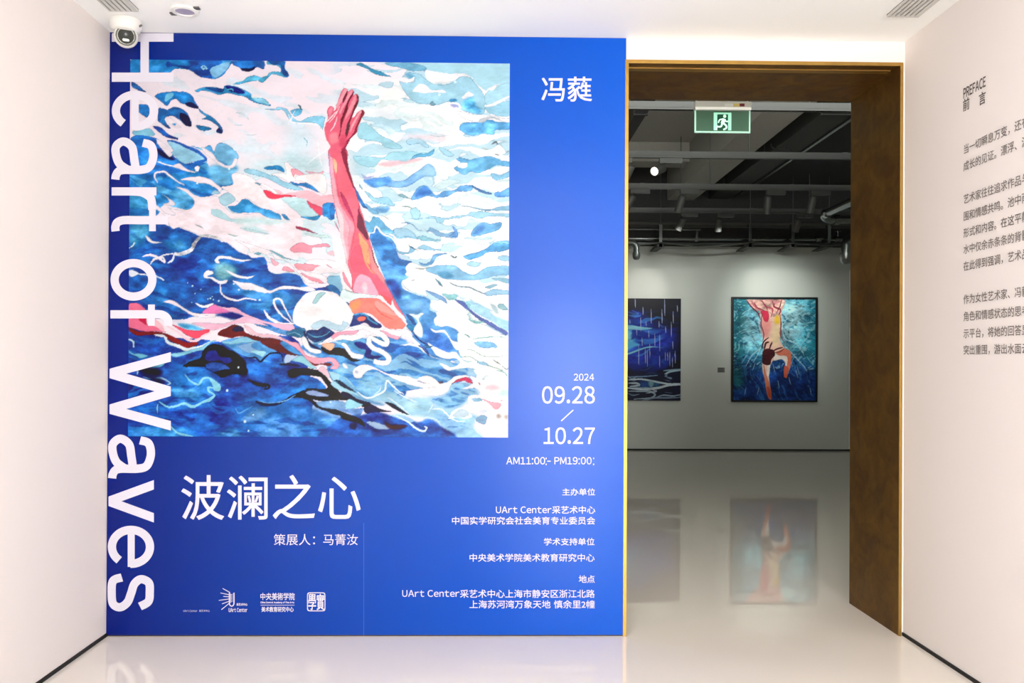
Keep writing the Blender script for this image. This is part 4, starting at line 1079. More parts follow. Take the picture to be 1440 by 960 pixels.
pq = spot(1122, 306, 3, (-.1, .5, -.95), 'dark grey spotlight on the farthest track, rightmost of its row', flip=1, L=.17)

# pipes and brackets above the far wall ------------------------------
def wp(px, py, y): return Vector([float(v) for v in pix(px, py, 1, y)])
yP = 11.75
def run(name, px0, px1, py0, py1, y, r, m, label, cat='pipe', group=None, n=12):
    a, c = wp(px0, py0, y), wp(px1, py1, y)
    o = MB().tube([(0, 0, 0), tuple(c - a)], r, n).build(name, m); o.location = a
    return tag(o, label, cat, group)
run('air_pipe', 800, 1300, 314.5, 317, yP + .095, .045, M_duct, 'wide dark horizontal pipe under the farthest track')
run('steel_pipe', 800, 985, 321.5, 323, yP + .02, .012, M_steel, 'thin steel pipe ending in a small elbow, just below the wide dark pipe')
g = 'steel pipes along the far wall'
run('steel_pipe', 800, 1300, 335, 337, yP + .1, .022, M_steel, 'bright steel pipe running across in front of the vertical hangers, upper of two')
run('steel_pipe', 800, 1300, 341, 344, yP + .2, .016, M_pipe, 'lower grey pipe just above the top of the gallery wall')
# sagging cable
pts = [wp(x, y, yP - .047) for x, y in ((800, 344), (885, 345), (905, 343), (932, 341), (960, 344), (980, 346.5), (1005, 346), (1030, 344), (1060, 340), (1090, 343), (1120, 342), (1160, 345), (1260, 343))]
o = MB().tube([tuple(q - pts[0]) for q in pts], .011, 8).build('sagging_cable', M_cable); o.location = pts[0]
tag(o, 'grey cable sagging between the wall hangers', 'cable')
hl = ['vertical metal hanger over the dark rain painting', 'vertical metal hanger left of the swimmer painting', 'vertical metal hanger above the right side of the swimmer painting', 'vertical metal hanger nearest the right door jamb']
for px, lb in zip((929, 1055, 1115, 1166), hl):
    a = wp(px, 317, yP - .03); c = wp(px, 347, yP - .03); H = a.z - c.z
    r = empty('pipe_hanger', c, lb, 'hanger', 'pipe hangers above the far wall')
    b = MB().box(-.022, .022, -.006, .0, 0, H); b.box(-.022, -.016, 0, .025, 0, H); b.box(.016, .022, 0, .025, 0, H); b.box(-.022, .022, .02, .0795, H - .03, H + .02)
    b.build('strut', M_steel, r)
    ztop_ = GH if c.x < 2.69 else YZ(2.5) if c.x < 3.1 else YZ(2.52) if c.x < 3.66 else YZ(2.72)
    MB().tube([(0, 0, H - .01), (0, 0, ztop_ - c.z - .0005)], .005, 8).build('threaded_rod', M_pipe, r)
    MB().add([(-.05, -.006, 0), (.05, -.006, 0), (.05, YG1 - .06 - c.y, 0), (-.05, YG1 - .06 - c.y, 0), (-.05, -.006, .05), (.05, -.006, .05), (.05, YG1 - .06 - c.y, .012), (-.05, YG1 - .06 - c.y, .012)],
             [(0, 3, 2, 1), (4, 5, 6, 7), (0, 1, 5, 4), (1, 2, 6, 5), (2, 3, 7, 6), (3, 0, 4, 7)]).build('bracket_arm', M_duct, r)
# short strap with a clamp on the steel pipe
c = wp(979, 336, yP + .1) - bpy.data.objects['steel_pipe.001'].location
MB().box(-.015, .015, -.035, -.027, -.03, .14).build('strap', M_steel, bpy.data.objects['steel_pipe.001']).location = c
MB().lathe([(.024, -.02), (.036, -.02), (.036, .02), (.024, .02)], 20, Matrix.Rotation(math.pi / 2, 4, 'Y')).build('clamp_ring', M_steel, bpy.data.objects['steel_pipe.001']).location = c
# slanting pipe that turns along the wall
e0 = wp(1157, 302, 10.42); xx, zz = e0.x, e0.z; rr = .05
pth = [(xx, 9.3, zz), (xx, 10.3, zz)]
for t in np.linspace(0, math.pi / 2, 7): pth.append((xx + .12 - .12 * math.cos(t), 10.36 + .12 * math.sin(t), zz - .05 * (t / 1.571)))
pth.append((GX1 - .001, 10.48, zz - .05))
o_ = Vector(pth[0]); r = empty('bent_pipe', o_, 'shiny steel pipe slanting down then turning right beside the jamb', 'pipe')
MB().tube([tuple(Vector(q) - o_) for q in pth], rr, 16).build('pipe_run', M_steel, r)
for q, ax in (((xx, 10.28, zz), 'X'), ((xx + .2, 10.48, zz - .05), 'Y')):
    Mx = Matrix.Translation(Vector(q) - o_) @ (Matrix.Rotation(math.pi / 2, 4, ax))
    MB().lathe([(rr, -.03), (rr + .016, -.03), (rr + .016, .03), (rr, .03)], 20, Mx).build('coupling', M_steel, r)
# two pipe ends that turn down in front of the wall
for px, py, lb, sc in ((895, 347, 'dark pipe elbow turning down at the left doorway edge', .8), (1190, 343, 'large shiny pipe elbow turning down beside the right jamb', 1.25)):
    c = wp(px, py, yP - .28); r = empty('pipe_elbow', c, lb, 'pipe', 'pipe elbows above the far wall')
    R_ = .055 * sc; pts_ = [((GX1 if px > 1000 else GX0) - c.x, 0, .06), (.08 if px > 1000 else -.08, 0, .06)]
    s_ = 1 if px > 1000 else -1
    for t in np.linspace(0.2, math.pi / 2, 6): pts_.append((s_ * .08 * (1 - math.sin(t)), 0, .06 - .08 * (1 - math.cos(t))))
    pts_.append((0, 0, -.10 * sc)); MB().tube(pts_, R_, 18).build('elbow', M_steel if px > 1000 else M_pipe, r)
    MB().lathe([(R_ * 1.25, -.10 * sc), (R_ * 1.25, -.16 * sc), (R_ * 1.1, -.2 * sc), (R_ * .7, -.225 * sc), (0, -.23 * sc)], 20).build('end_cap', M_steel if px > 1000 else M_pipe, r)
pipe_root = bpy.data.objects['steel_pipe.001']
for px, py in ((1152, 336), (1178, 336)):
    c = wp(px, py, yP + .1) - pipe_root.location
    MB().lathe([(.024, -.05), (.042, -.05), (.042, -.02), (.034, -.015), (.034, .015), (.042, .02), (.042, .05), (.024, .05)], 18, Matrix.Rotation(math.pi / 2, 4, 'Y')).build('flange', M_steel, pipe_root).location = c
    if px > 1170:
        b = MB().tube([(0, 0, .034), (0, 0, .12)], .01, 8); b.tube([(-.05, 0, .12), (.05, 0, .12)], .012, 8); b.build('valve_handle', M_steel, pipe_root).location = c
# loose wires on the ceiling
c = Vector([float(v) for v in pix(1084, 205, 2, YZ(2.52) - .03)]); rng = random.Random(4); pts_ = [(0, 0, .024)]
for i in range(1, 15): pts_.append((i * .016 + rng.uniform(-.02, .02), rng.uniform(-.03, .03), -.02 + rng.uniform(-.03, .02) - (.012 * (i - 10) if i > 10 else 0)))
o = MB().tube(pts_, .005, 6).build('loose_wire', M_steel); o.location = c
tag(o, 'tangled loose wire hanging under the square duct on the gallery ceiling', 'wire')

# exit sign -----------------------------------------------------------
yE = 5.05
M_sgreen = mat('sign_acrylic', (128, 176, 150), 0.12, trans=0.6, spec=0.5)
M_sedge = mat('sign_lit_edge', (190, 240, 220), 0.3, emit='c8f4e0', es=.3)
M_splate = mat('sign_plate', (170, 235, 205), 0.4, emit='a0e8c8', es=.55)
M_sdark = mat('sign_dark_green', (22, 88, 62), 0.4)
M_swhite = mat('sign_housing', (214, 212, 208), 0.4)
q0, q1 = wp(977, 143.2, yE), wp(1055, 187, yE); cx = (q0.x + q1.x) / 2; zb = q1.z; W2 = (q1.x - q0.x) / 2; zt = q0.z
r = empty('exit_sign', (cx, yE, zb), 'green running-man exit sign hanging in the doorway', 'exit sign')
zh = wp(1000, 155.5, yE).z - zb; ztop = zt - zb
hs = MB().box(-W2, W2, -.018, .03, zh, ztop).build('housing', M_swhite, r, bevel=.002)
b = MB(); b.box(-W2, W2, -.0195, -.0178, zh + .001, zh + .017); b.build('housing_strip', mat('sign_strip', (246, 246, 240), .4, emit='fffdf4', es=.25), hs)
M_ = [((1019, 1031), mat('sticker_white', (230, 230, 228), .5)), ((1031.5, 1039.5), mat('sticker_yellow', (226, 205, 120), .5)), ((1040, 1047), mat('sticker_red', (120, 34, 46), .5))]
for (xa, xb), m_ in M_:
    A_, B_ = wp(xa, 145.5, yE - .018), wp(xb, 149.8, yE - .018)
    MB().box(A_.x - cx, B_.x - cx, -.0195, -.0178, B_.z - zb, A_.z - zb).build('sticker', m_, hs)
pn = MB().box(-W2 + .006, W2 - .006, .001, .007, .006, zh).build('acrylic_panel', M_sgreen, r)
b = MB(); b.box(-W2, -W2 + .008, -.003, .011, 0, zh); b.box(W2 - .008, W2, -.003, .011, 0, zh); b.box(-W2 + .008, W2 - .008, -.003, .011, 0, .009)
b.build('lit_frame', M_sedge, r)
pa, pb = wp(1003.7, 158.2, yE), wp(1028.3, 183.2, yE)
MB().box(pa.x - cx, pb.x - cx, -.001, .0008, pb.z - zb, pa.z - zb).build('pictogram_plate', M_splate, pn)
def flat_poly(b, pts, y):
    V = [(float(wp(880 + u / 8, 130 + v / 8, yE).x) - cx, y, float(wp(880 + u / 8, 130 + v / 8, yE).z) - zb) for u, v in pts]
    b.add(V, [tuple(range(len(V)))])
def ribbon(b, pts, w, y):
    P = spline(pts, False, 4); t = np.gradient(P, axis=0); t /= np.hypot(t[:, 0], t[:, 1])[:, None]; n = np.stack([-t[:, 1], t[:, 0]], 1) * w / 2
    for i in range(len(P) - 1): flat_poly(b, [P[i] + n[i], P[i + 1] + n[i + 1], P[i + 1] - n[i + 1], P[i] - n[i]], y)
b = MB(); flat_poly(b, [(1028, 246), (1150, 246), (1150, 426), (1028, 426)], -.0015); b.build('doorway_symbol', M_sdark, pn)
b = MB()
a_ = np.linspace(0, 2 * math.pi, 16, endpoint=False); flat_poly(b, [(1112 + 18 * math.cos(t), 268 + 19 * math.sin(t)) for t in a_], -.0021)
ribbon(b, [(1108, 296), (1098, 320), (1084, 352)], 40, -.0021)
ribbon(b, [(1096, 300), (1056, 308), (1040, 342)], 15, -.0022); ribbon(b, [(1104, 300), (1128, 326), (1152, 324)], 15, -.0023)
ribbon(b, [(1092, 345), (1126, 372), (1130, 400), (1096, 420)], 20, -.0024); ribbon(b, [(1084, 348), (1068, 384), (1026, 384)], 20, -.0025); ribbon(b, [(1026, 376), (1018, 424)], 14, -.0026)
b.build('running_figure', mat('sign_figure', (205, 250, 228), .4, emit='d8ffec', es=.6), pn)
b = MB()
for x in (-W2 + .012, W2 - .012): b.tube([(x, .01, ztop - .004), (x, .01, YZ(2.9) - zb)], .0035, 8)
b.build('hanging_rod', M_swhite, r)

# pictures on the gallery wall ----------------------------------------
f0, f1 = pix(1029.5, 417.2, 1, YG1 - .05), pix(1149.5, 565.2, 1, YG1 - .05)
fx0, fx1, fz1, fz0 = float(f0[0]), float(f1[0]), float(f0[2]), float(f1[2])
r = empty('framed_painting', ((fx0 + fx1) / 2, YG1, fz0), 'black-framed painting of a swimmer seen from above diving into teal water', 'painting')
ox, oz = (fx0 + fx1) / 2, fz0; t_ = .026
b = MB()
for x0, x1, z0, z1 in ((fx0, fx0 + t_, fz0, fz1), (fx1 - t_, fx1, fz0, fz1), (fx0 + t_, fx1 - t_, fz0, fz0 + t_), (fx0 + t_, fx1 - t_, fz1 - t_, fz1)):
    b.box(x0 - ox, x1 - ox, -.055, -.0005, z0 - oz, z1 - oz)
b.build('frame', mat('black_frame', (14, 20, 26), .5), r)
MB().box(fx0 + t_ - ox, fx1 - t_ - ox, -.03, -.0005, t_, fz1 - t_ - oz).build('stretcher', mat('raw_canvas', (210, 205, 195), .9), r)
cv2 = paint_diver()
canvas_mesh('canvas', paint_mat('diver_pigment', .5, .3), cv2, fx0 + t_ - ox, fx1 - t_ - ox, -.032, t_, fz1 - t_ - oz, 230, 280, r, gain=1.0, rect=(1032.2, 419.5, 1147.5, 563.2))
f0, f1 = pix(800, 418.8, 1, YG1 - .04), pix(957, 563.2, 1, YG1 - .04)
gx0, gx1, gz1, gz0 = float(f0[0]), float(f1[0]), float(f0[2]), float(f1[2])
r = empty('canvas_painting', ((gx0 + gx1) / 2, YG1, gz0), 'unframed dark blue canvas of rain streaks over water, partly hidden by the doorway edge', 'painting')
ox = (gx0 + gx1) / 2
MB().box(gx0 - ox, gx1 - ox, -.04, -.0005, 0, gz1 - gz0).build('stretcher', mat('dark_canvas_edge', (10, 14, 34), .8), r)
canvas_mesh('canvas', paint_mat('rain_pigment', .5, .3), paint_rain(), gx0 - ox, gx1 - ox, -.042, 0, gz1 - gz0, 300, 270, r, gain=1.0, rect=(800, 418.8, 957, 563.2))
c0, c1 = pix(1009, 516.5, 1, YG1), pix(1019, 523.5, 1, YG1)
lx, lz, lw, lh = float(c0[0]), float(c1[2]), float(c1[0] - c0[0]), float(c0[2] - c1[2])
r = empty('wall_label', (lx, YG1, lz), 'small grey caption plate on the wall left of the swimmer painting', 'label')
pt = MB().box(0, lw, -.006, -.0003, 0, lh).build('plate', mat('caption_plate', (120, 120, 116), .5), r)
b = MB()
for k in range(5): b.box(.008, lw - .008 - .02 * (k % 2), -.0068, -.006, lh - .014 - k * .013, lh - .009 - k * .013)
b.build('caption_lines', mat('caption_ink', (60, 60, 58), .6), pt)
# spotlight beams from the track heads above, then two added fills for the wall
lamp('spotlight_beam_right', pr, (2 * 1.0, 0, 0) and ((fx0 + fx1) / 2, YG1, fz1 + .12), 84, 28, 1.0)
lamp('spotlight_beam_left', pl, (gx1 - .55, YG1, gz1 + .12), 60, 32, 1.0)
lamp('spotlight_beam_wide', pm, ((fx0 + fx1) / 2 + .1, YG1, (fz0 + fz1) / 2), 95, 22, .8)
lamp('spotlight_beam_edge', pq, (4.3, YG1, 2.15), 92, 66, 1.0, col=(.93, 1, .95))
lamp('wall_fill_left', pl + Vector((0, -.3, .0)), (2.2, YG1, 2.2), 46, 66, 1.0, col=(1, 1, .95))  # added fill set off from the track head, brightens the far wall
lamp('wall_fill_middle', pr + Vector((0, -.3, .0)), (3.3, YG1, 2.2), 46, 66, 1.0, col=(.97, 1, .95))  # second added wall fill, belongs to no track head
# ------------------------------------------------------------------ exhibition poster covering the wall
YP = D - .009                                # printed face
TL, BR = pix(157, 60, 1, YP), pix(877, 892.3, 1, YP)
px0, px1, pz0 = XL + .001, float(BR[0]), float(BR[2])
root = empty('exhibition_poster', ((px0 + px1) / 2, D, 0), 'huge blue exhibition poster with a painted swimmer, covering the wall left of the doorway', 'poster')
RX = root.location.x
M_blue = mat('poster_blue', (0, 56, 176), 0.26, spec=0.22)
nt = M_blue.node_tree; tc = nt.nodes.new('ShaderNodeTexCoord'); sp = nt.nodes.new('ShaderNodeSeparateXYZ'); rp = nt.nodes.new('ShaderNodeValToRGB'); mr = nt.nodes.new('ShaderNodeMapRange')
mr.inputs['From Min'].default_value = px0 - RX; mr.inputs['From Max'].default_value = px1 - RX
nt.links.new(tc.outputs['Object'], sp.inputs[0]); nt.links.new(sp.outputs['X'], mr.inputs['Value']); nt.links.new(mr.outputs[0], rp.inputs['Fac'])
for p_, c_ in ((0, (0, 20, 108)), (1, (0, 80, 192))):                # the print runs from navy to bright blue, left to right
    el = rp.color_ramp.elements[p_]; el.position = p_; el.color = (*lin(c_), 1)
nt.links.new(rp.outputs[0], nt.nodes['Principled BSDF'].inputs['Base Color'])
M_ink = mat('poster_white_ink', (203, 199, 212), 0.45)
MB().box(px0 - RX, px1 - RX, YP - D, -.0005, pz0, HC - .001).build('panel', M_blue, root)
a0, a1 = pix(183.3, 83.5, 1, YP - .0008), pix(714.4, 615, 1, YP - .0008)
ax0, ax1, az1, az0 = float(a0[0]), float(a1[0]), float(a0[2]), float(a1[2])
canvas_mesh('printed_painting', paint_mat('swimmer_pigment', .3, .22), paint_swimmer(), ax0 - RX, ax1 - RX, YP - D - .0008, az0, az1, 560, 560, root, lift=.025, gain=.66, rect=(183.3, 83.5, 714.4, 615))
# thin shadow line of the print edge is real: the print is a separate sheet
def wide(s): return ''.join(chr(ord(c) + 0xFEE0) if 33 <= ord(c) <= 126 else c for c in s)
def setline(body):
    """even strokes: latin letters and figures are set one by one with close spacing"""
    if not all(ord(c) < 127 for c in body): return glyphs(body, 0, 4)
    V = []; F = []; x = 0.0
    for c in body:
        if c == ' ': x += .30; continue
        v, f = glyphs(wide(c), 0, 4); v = v.copy(); v[:, 0] += x - v[:, 0].min(); k = sum(len(q) for q in V)
        V.append(v); F += [tuple(i + k for i in q) for q in f]; x = v[:, 0].max() + (.11 if c not in '.:' else .12)
    return np.concatenate(V), F
def plane_text(items, name, m, parent, y, label=None):
    """items: (text, x0, x1, y0, y1, turned, extra weight in px) in photo pixels, set on the plane at depth y"""
    for body, x0, x1, y0, y1, turn, wt in items:
        v, f = setline(body); X, Y = fit(v, x0, x1, y0, y1, turn); V = []; F = []
        offs = [(0, 0)] if wt <= 0 else [(-wt / 2, -wt / 2), (wt / 2, -wt / 2), (wt / 2, wt / 2), (-wt / 2, wt / 2)]
        for n, (dx, dy) in enumerate(offs):
            P = pix(X + dx, Y + dy, 1, y); k = len(V); V += [(p[0] - RX, y - D - n * 3e-5, p[2]) for p in P]; F += [tuple(i + k for i in q) for q in f]
        me = bpy.data.meshes.new(name); me.from_pydata(V, [], F); me.materials.append(m); me.update()
        o = bpy.data.objects.new(name, me); COL.objects.link(o); o.parent = parent
        if label: o['label'] = label
YT = YP - .0016
# title letters, drawn as strokes: g along the reading direction (down), h across (right)
LW = 11.6
def letter(ch, x0, x1, y0, y1):
    w_, h_ = y1 - y0, x1 - x0; r_ = LW / 2; b = MB(); n = [0]
    def put(pts):
        y = YT - n[0] * 4e-5; n[0] += 1
        P = pix([x0 + p[1] for p in pts], [y0 + p[0] for p in pts], 1, y)
        b.add([(p[0] - RX, y - D, p[2]) for p in P], [tuple(range(len(pts)))])
    def strip(L, R):
        y = YT - n[0] * 4e-5; n[0] += 1
        A = [pix(x0 + p[1], y0 + p[0], 1, y) for p in L]; B = [pix(x0 + p[1], y0 + p[0], 1, y) for p in R]; k = len(A)
        b.add([(p[0] - RX, y - D, p[2]) for p in A + B], [(i, i + 1, k + i + 1, k + i) for i in range(k - 1)])
    def rect(g0, g1, a, c): put([(g0, a), (g1, a), (g1, c), (g0, c)])
    def arc(pts, closed=False, lw=LW):
        P = spline(pts, closed, 8)
        if closed: P = np.vstack([P, P[:1]])
        t = np.gradient(P, axis=0)
        if closed: t[0] = t[-1] = P[1] - P[-2]
        t /= np.hypot(t[:, 0], t[:, 1])[:, None]; m = np.stack([-t[:, 1], t[:, 0]], 1) * lw / 2
        strip(P + m, P - m)
    ell = lambda a0, a1, k: [(w_ / 2 + (w_ / 2 - r_) * math.cos(t), h_ / 2 + (h_ / 2 - r_) * math.sin(t)) for t in np.linspace(math.radians(a0), math.radians(a1), k)]
    if ch == 'H':
        rect(0, 12, 0, h_); rect(w_ - 13, w_, 0, h_); rect(12, w_ - 13, h_ * .465, h_ * .60)
    elif ch == 'o': arc(ell(0, 345, 24), True)
    elif ch == 'e':
        arc(ell(-2, 322, 26)); rect(r_, w_ - 1.5, h_ * .43, h_ * .58)
    elif ch == 'a':
        arc([(w_ - .5, 5.2), (w_ - 6, 6), (w_ - 12, 10), (w_ - 14, 18), (w_ - 14, h_ * .62), (w_ - 18, h_ * .82), (w_ * .45, h_ - r_), (w_ * .2, h_ * .86), (w_ * .13, h_ * .68)])
        arc([(w_ - 14, h_ * .53), (w_ * .48, h_ * .49), (w_ * .22, h_ * .44), (r_, h_ * .26), (w_ * .2, r_ + 1), (w_ * .38, r_), (w_ * .62, h_ * .17), (w_ - 14, h_ * .36)])
    elif ch == 'r':
        rect(0, 11.5, 0, h_); arc([(r_, h_ * .45), (r_ + 1.5, h_ * .68), (w_ * .45, h_ * .86), (w_ * .72, h_ - r_ - .5), (w_, h_ - r_)])
    elif ch == 't':
        rect(0, w_, 53, 62.5); arc([(14.5, h_), (14.5, h_ * .5), (14.5, 17), (17.5, 8.5), (24, 5.6), (w_, 6)])
    elif ch == 'f':
        rect(0, w_, 53, 62.5); arc([(13.8, 0), (13.8, h_ * .5), (13.8, h_ * .8), (16.5, h_ - 10), (22, h_ - r_), (w_, h_ - r_)])
    elif ch in 'Wv':
        q = 13.2; top = [q / 2, w_ - q / 2] if ch == 'v' else [q / 2, w_ / 2, w_ - q / 2]; bot = [w_ / 2] if ch == 'v' else [w_ * .272, w_ * .728]
        for i, bt in enumerate(bot):
            for tp in (top[i], top[i + 1]): put([(bt - q / 2, 0), (bt + q / 2, 0), (tp + q / 2, h_), (tp - q / 2, h_)])
    elif ch == 's':
        arc([(w_ * .87, h_ * .70), (w_ * .74, h_ * .88), (w_ * .5, h_ - r_), (w_ * .25, h_ * .89), (w_ * .155, h_ * .72), (w_ * .28, h_ * .58), (w_ * .52, h_ * .51), (w_ * .76, h_ * .43), (w_ - r_, h_ * .27), (w_ * .80, h_ * .12), (w_ * .5, r_), (w_ * .2, h_ * .12), (r_, h_ * .31)])
    me = b.build('title_letter', M_ink, root)
    return me
for c_, a_, b_, y0, y1 in (('H', 157.2, 244, 46.6, 115), ('e', 157.2, 222.5, 127.6, 183.8), ('a', 157, 221.4, 193, 252.8), ('r', 157, 220, 263.3, 295), ('t', 156.6, 236, 295, 325),
     ('o', 155.4, 220, 364, 422.6), ('f', 155.2, 242, 428, 458), ('W', 154, 240.2, 495, 605), ('a', 152.5, 218, 610.8, 672.8), ('v', 152.6, 216.4, 674.7, 734.4), ('e', 151.6, 216.7, 739, 798.3), ('s', 151.2, 216.4, 805.8, 859.4)):
    letter(c_, a_, b_, y0, y1)
plane_text([('波澜之心', 255.3, 506.7, 667.8, 730.3, 0, .7)], 'chinese_title', M_ink, root, YT, 'large white chinese title')
plane_text([('策展人：', 385, 443, 750.5, 766.4, 0, 0), ('马菁汝', 454.5, 503.3, 750.7, 766.2, 0, 0)], 'curator_line', M_ink, root, YT)
plane_text([('冯蕤', 761.7, 832.2, 108, 142.4, 0, .7)], 'artist_name', M_ink, root, YT)
plane_text([('2024', 807, 835.3, 525.3, 535, 0, .2), ('09.28', 762.5, 836.3, 543, 567.2, 0, .5), ('10.27', 764.7, 836.3, 600.8, 624.2, 0, .5),
            ('AM11:00', 712, 766.5, 642.5, 652.7, 0, .2), ('一', 769.5, 774.5, 647.6, 648.9, 0, 0), ('PM19:00', 779.7, 831.8, 642.5, 652.7, 0, .2),
            ('：', 767.2, 768.8, 643, 654, 0, 0), ('：', 834, 835.6, 643, 654, 0, 0)], 'date_lettering', M_ink, root, YT)
def quad(b, pts):
    P = [pix(x, y, 1, YT) for x, y in pts]; b.add([(p[0] - RX, YT - D, p[2]) for p in P], [tuple(range(len(P)))])
def line(b, x0, y0, x1, y1, w):
    dx, dy = x1 - x0, y1 - y0; L = math.hypot(dx, dy); nx, ny = -dy / L * w / 2, dx / L * w / 2
    quad(b, [(x0 + nx, y0 + ny), (x1 + nx, y1 + ny), (x1 - nx, y1 - ny), (x0 - nx, y0 - ny)])
b = MB(); line(b, 789.2, 591.7, 806.2, 576.2, 1.5); b.build('date_slash', M_ink, root)
plane_text([('主办单位', 790.8, 836.9, 686.5, 696.4, 0, .2), ('UArt Center', 697.5, 775.5, 711.9, 721.2, 0, .2), ('采艺术中心', 776.5, 836.9, 711.3, 722, 0, .2),
            ('中国实学研究会社会美育专业委员会', 635.7, 836.9, 726.4, 737.2, 0, .2), ('学术支持单位', 765, 836, 756.2, 766.4, 0, .2), ('中央美术学院美术教育研究中心', 660.4, 836, 778.3, 789.4, 0, .2),
            ('地点', 814, 836.3, 808.7, 819.2, 0, .2), ('UArt Center', 565.7, 646, 829.4, 838.8, 0, .2), ('采艺术中心上海市静安区浙江北路', 647, 836.3, 828.8, 840.2, 0, .2),
            ('上海苏河湾万象天地', 660.4, 774, 843.7, 855, 0, .2), ('慎余里2幢', 779, 836.3, 843.7, 855, 0, .2)], 'organiser_lines', M_ink, root, YT)
# logo: upright rounded tube with rays
lg = MB(); q = lambda u, v: (240 + u / 5.538, 800 + v / 5.538)
for (u0, v0), (u1, v1), w_ in (((405, 150), (462, 182), 1.0), ((388, 185), (455, 199), .9), ((410, 212), (455, 215), .9), ((375, 243), (455, 232), .9), ((400, 270), (455, 250), .9), ((395, 315), (456, 266), 1.0)):
    line(lg, *q(u0, v0), *q(u1, v1), w_)
tube = [(457, 183), (457, 262)] + [(475 - 18 * math.cos(t), 265 + 23 * math.sin(t)) for t in np.linspace(.1, math.pi - .1, 9)] + [(493, 262), (493, 183)]
for (u0, v0), (u1, v1) in zip(tube[:-1], tube[1:]): line(lg, *q(u0, v0), *q(u1, v1), 1.5)
line(lg, *q(466, 190), *q(466, 262), .8)
for k in range(6): line(lg, *q(468, 200 + k * 11), *q(484, 194 + k * 11), .6)
lgo = lg.build('organiser_logo', M_ink, root)
plane_text([('采艺术中心', 332.6, 347.8, 847.9, 851.4, 0, .2), ('UArt Center', 321.6, 347.8, 854.7, 860.1, 0, .2), ('UArt Center', 257.7, 277.5, 857.2, 860, 0, 0), ('采艺术中心', 280, 295, 857, 860, 0, 0)], 'logo_lettering', M_ink, lgo, YT)
plane_text([('中央美術学院', 366.4, 414.3, 833.4, 843.3, 0, .25), ('China Central Academy of Fine Arts', 366.4, 413.7, 845.4, 848.6, 0, .2), ('美术教育研究中心', 367.8, 412.8, 852.9, 860, 0, .25)], 'academy_lettering', M_ink, root, YT)
b = MB(); line(b, 366.4, 850.6, 414.2, 850.6, .6); b.build('academy_rule', M_ink, root)
# square seal
b = MB()
o_, i_ = [], []
for k in range(32):
    t = 2 * math.pi * k / 32; c_, s__ = math.cos(t), math.sin(t)
    sx_ = math.copysign(abs(c_) ** .22, c_); sy__ = math.copysign(abs(s__) ** .22, s__)
    o_.append((444.7 + 12.9 * sx_, 845.9 + 13.3 * sy__)); i_.append((444.7 + 11.7 * sx_, 845.9 + 12.1 * sy__))
for k in range(32): quad(b, [o_[k], o_[(k + 1) % 32], i_[(k + 1) % 32], i_[k]])
sb = b.build('seal_border', M_ink, root)
plane_text([('學', 433.6, 444.3, 834.6, 857.2, 0, .4), ('實', 445.3, 456, 834.6, 857.2, 0, .4)], 'seal_lettering', M_ink, sb, YT)
# seams of the printed film
b = MB(); line(b, 511.6, 735, 511.6, 893, .35); b.build('film_seam', mat('film_seam', (60, 120, 225), .3), root)

# ------------------------------------------------------------------ preface on the right wall
M_grey = mat('preface_grey_ink', (112, 104, 100), .7)
M_greyd = mat('preface_dark_ink', (82, 74, 72), .7)
XT = XR - .0012
y0r = float(pix(1355, 300, 0, XR)[1])
rt = empty('wall_text', (XR, y0r, 1.3), 'grey vinyl preface text in chinese on the right wall', 'wall text')
def wall_text(body, py, h, adv_h, name, m, bold=.0, start=1355.0, width=None, skip=0, wt=.0):
    v, f = (setline(body) if body.isascii() else glyphs(body, 0, 3)); lo = v.min(0)
    s_ = h / .84; P = pix(start, py, 0, XT); zc, ya = float(P[2]), float(P[1])
    sx_ = width / (v[:, 0].max() - lo[0]) if width else adv_h
    if not width: lo = np.array((.04 - skip, 0))
    V = []; F = []
    for n, (dx, dy) in enumerate(((-wt, -wt), (wt, -wt), (wt, wt), (-wt, wt)) if wt else ((0, 0),)):
        k = len(V); V += [(XT - XR - n * 3e-5, ya - (x - lo[0] + dx) * sx_ - y0r, zc + (y - .38 + dy) * s_ - 1.3) for x, y in v]; F += [tuple(i + k for i in q) for q in f]
    me = bpy.data.meshes.new(name); me.from_pydata(V, [], F); me.materials.append(m)
    o = bpy.data.objects.new(name, me); COL.objects.link(o); o.parent = rt
    return o
yw = lambda px: float(pix(px, 300, 0, XR)[1])
wall_text('PREFACE', 131.5, .046, 0, 'heading', M_greyd, .02, 1354.8, yw(1354.8) - yw(1386), wt=.02)
wall_text('前', 149, .046, 0, 'heading', M_greyd, .01, 1354.3, yw(1354.3) - yw(1363.2), wt=.012)
wall_text('言', 140.5, .046, 0, 'heading', M_greyd, .01, 1376.6, yw(1376.6) - yw(1386), wt=.012)
LINES = [(210.5, '当一切瞬息万变，还有'), (234.5, '成长的见证。漂浮、沉'), (280.5, '艺术家往往追求作品与'), (304.5, '围和情感共鸣。池中雨'), (328, '形式和内容。在这平静'), (351, '水中仅余赤条条的背影'),
         (374.5, '在此得到强调，艺术品'), (421, '作为女性艺术家、冯蕤'), (445, '角色和情感状态的思考'), (469, '示平台，将她的回答显'), (492, '突出重围，游出水面云')]
for py, s in LINES:
    seg = ''; st = 0
    for i, ch in enumerate(s):
        seg += ch
        if ch in '，。、' or i == len(s) - 1:
            wall_text(seg, py, .0355, .0418, 'text_line', M_grey, skip=st, wt=.008); st = i + 1; seg = ''

